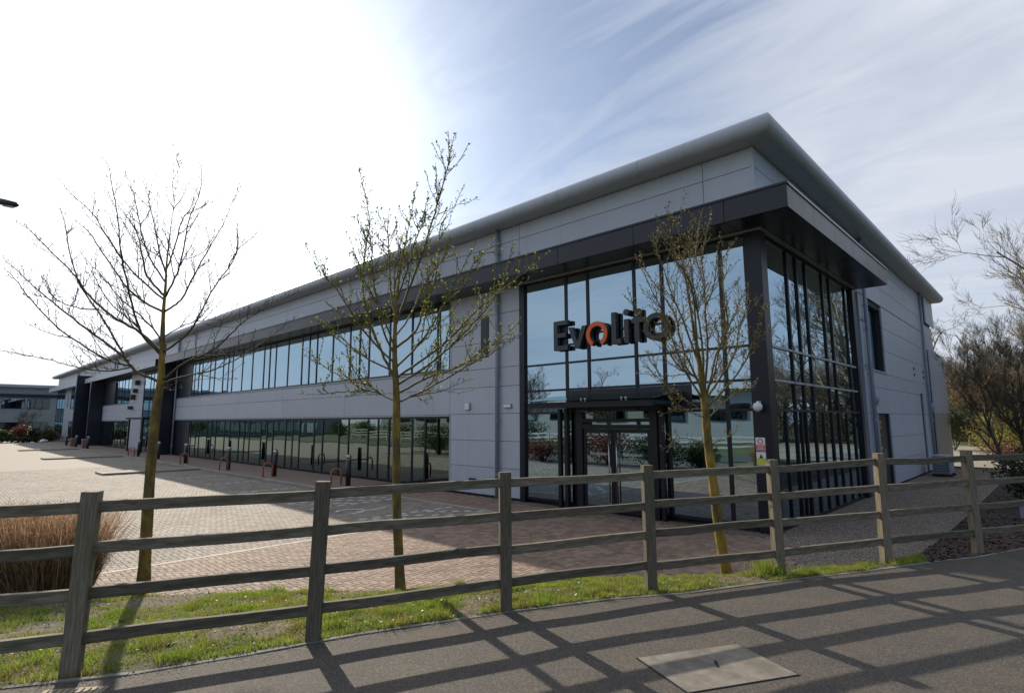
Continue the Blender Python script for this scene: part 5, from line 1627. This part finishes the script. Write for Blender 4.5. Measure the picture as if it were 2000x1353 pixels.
shrub('catkin_shrub', 'smaller yellow-green shrub at the right edge behind the saplings', (-.6, 37, -.16), (1.6, 1.5, 1.35), 3200, .07, m_fol_yel, 61)
shrub('thicket', 'low reddish-brown shrub under the yellow one', (-2.1, 36, -.16), (1.5, 1.1, .7), 2600, .05, m_fol_red, 62)
shrub('thicket', 'greenish brown thicket just right of the building end', (-5.6, 52, -.16), (2.2, 2.0, 1.9), 6500, .12, m_fol_mid, 63, asp=.25, flat=1.2)
shrub('thicket', 'brown twiggy thicket under the bare oaks', (-4.6, 60, -.16), (3.0, 2.2, 2.9), 9000, .16, m_fol_brown, 64, asp=.16, flat=1.4)
shrub('evergreen_shrub', 'dark evergreen shrub behind the fence at the right edge', (-.25, 17.6, 0), (1.15, 1.3, .75), 7000, .045, m_fol_dark, 65)
shrub('evergreen_shrub', 'dark low evergreen behind the last fence bay', (1.0, 19.8, 0), (1.3, 1.3, .85), 4000, .045, m_fol_dark, 66)
# undergrowth of the wood, one mass
mb = MB()
g = random.Random(70)
for i in range(90):
    x = -9 + 60 * g.random() ** 1.2
    y = 66 + 16 * g.random() - max(0, x) * .75
    leaf_cloud(mb, (x, y, 1.8), (3.0, 2.6, g.uniform(2.0, 5.6)), 1000, .26, g, 1.4, .3, .10)
mb.V = [(a, b, max(c, -.1)) for a, b, c in mb.V]
o = stuff(tag(mb.build('undergrowth', m_fol_brown), 'brown undergrowth filling the wood behind the site', 'undergrowth'))
# short grey marker posts in the bark bed
for x, y, lab in ((-.62, 14.0, 'short blue-grey marker post in the bark bed, left of the pair'), (-.40, 14.3, 'short blue-grey marker post in the bark bed, right of the pair')):
    t = thing('marker_post', lab, 'post', (x, y, .1))
    box('shaft', (x - .045, y - .045, .0), (x + .045, y + .045, .44), m_pipe, t, .006)
    box('cap', (x - .05, y - .05, .441), (x + .05, y + .05, .46), m_bwall, t)

# ------------------------------------------------------------------ far left: neighbouring block, shrubs
nb = thing('neighbour_block', 'distant grey office block with a flat roof at the left edge', 'building', (-100, 0, -.05))
box('wall', (-118, -34, -.1), (-100.0, 12.5, 6.75), m_bwall, nb)
box('roof', (-118.5, -34.5, 6.751), (-99.3, 13.0, 7.15), m_eave, nb, .05)
box('fascia', (-99.99, -34, 5.45), (-99.9, 12.4, 5.9), m_dark, nb)
y = 11.6
while y > -30:
    w = box('window', (-99.99, y - 2.3, 3.95), (-99.93, y, 5.35), m_frame, nb)
    for a in (0.05, .82, 1.58):
        box('pane', (-99.929, y - 2.3 + a, 4.0), (-99.92, y - 2.3 + a + .70, 5.3), m_glass, w)
    w = box('window', (-99.99, y - 2.3, .3), (-99.93, y, 2.15), m_frame, nb)
    for a in (0.05, .82, 1.58):
        box('pane', (-99.929, y - 2.3 + a, .35), (-99.92, y - 2.3 + a + .70, 2.1), m_glass, w)
    y -= 2.6
lab = ['far reddish shrub nearest the building corner', 'far dark green shrub beside the reddish one', 'far reddish shrub in the middle of the bed', 'far green shrub left of the middle', 'far pinkish shrub at the left edge']
for i, (y, m, rz) in enumerate(((9.4, m_fol_red, .75), (8.3, m_fol_dark, 1.05), (7.0, m_fol_red, 1.15), (5.6, m_fol_mid, .85), (4.6, m_fol_red, .7))):
    shrub('far_shrub', lab[i], (-79.5 + (i % 2), y, -.05), (.95, .85, rz), 1500, .10, m, 80 + i)
shrub('far_shrub', 'low dark hedge along the front of the far bed', (-77.6, 7.0, -.05), (.6, 2.6, .42), 2200, .09, m_fol_dark, 91)
put_tree(PR, 2, (-84.5, 7.6, -.05), .42, .4, 'small bare tree in the far bed, left of the far entrance', None)
put_tree(PR, 2, (-83.0, 4.9, -.05), .5, 1.9, 'small bare tree before the distant block at the left edge', None)
st = thing('boulder', 'small pale boulder beside the far end of the building', 'stone', (-74.5, 8.5, 0))
bm = bmesh.new()
bmesh.ops.create_icosphere(bm, subdivisions=2, radius=.5)
for v in bm.verts:
    v.co *= 1 + .18 * mnoise.noise(v.co * 3)
    v.co.z *= .62
me = bpy.data.meshes.new('boulder')
bm.to_mesh(me); bm.free(); me.materials.append(m_white)
link('stone', me, st, (0, 0, .3))

# ------------------------------------------------------------------ across the lane: warehouse, white fence, hedge (seen mirrored in the glass)
wh = thing('warehouse', 'white warehouse with a low curved roof mirrored in the entrance glass', 'building', (-45, -38, -.16))
box('wall', (-85, -60, -.1), (-14, -34, 5.0), m_shed, wh)
V, F = [], []
n = 14
for x in (-85.6, -13.4):
    for i in range(n + 1):
        t = i / n
        V.append((x, -33.2 - 27.6 * t, 5.0 + 1.5 * math.sin(math.pi * t) ** .8))
for i in range(n):
    F.append((i, i + 1, n + 2 + i, n + 1 + i))
F += [tuple(range(n + 1))[::-1], tuple(range(n + 1, 2 * n + 2))]
obj('roof', V, F, m_shed_r, wh)
for x in range(-82, -16, 7):
    b = box('window', (x, -33.99, 2.2), (x + 4.6, -33.9, 3.5), m_frame, wh)
    for k in range(3):
        box('pane', (x + .1 + k * 1.5, -33.899, 2.3), (x + 1.45 + k * 1.5, -33.89, 3.4), m_glass_g, b)
wf = thing('white_fence', 'pale three-rail fence across the lane, mirrored in the glass doors', 'fence', (-30, -16, -.16))
for i in range(26):
    x = -64 + i * 2.0
    box('post', (x - .05, -16.05, -.2), (x + .05, -15.95, 1.1), m_wfence, wf)
    if i < 25:
        for z in (.35, .66, .97):
            box('rail', (x + .051, -16.02, z - .05), (x + 1.949, -15.98, z + .05), m_wfence, wf)
for i in range(7):
    shrub('hedge_shrub', 'round green hedge shrub across the lane, mirrored in the ground floor windows', (-30 - 7 * i, -18.2, -.16), (3.2, 1.2, 1.3), 1800, .10, m_fol_mid, 100 + i, 'hedge across the lane')
for i, (x, y, s) in enumerate(((-28, -20, .7), (-40, -22, .85), (-52, -21, .75), (14, -8, .6), (19, 6, .55), (24, 22, .6), (27, 36, .7), (22, 48, .75))):
    put_tree(PR, i % 3, (x, y, -.16), s, i * 1.3, 'bare roadside tree seen only as a reflection', 'reflected roadside trees')
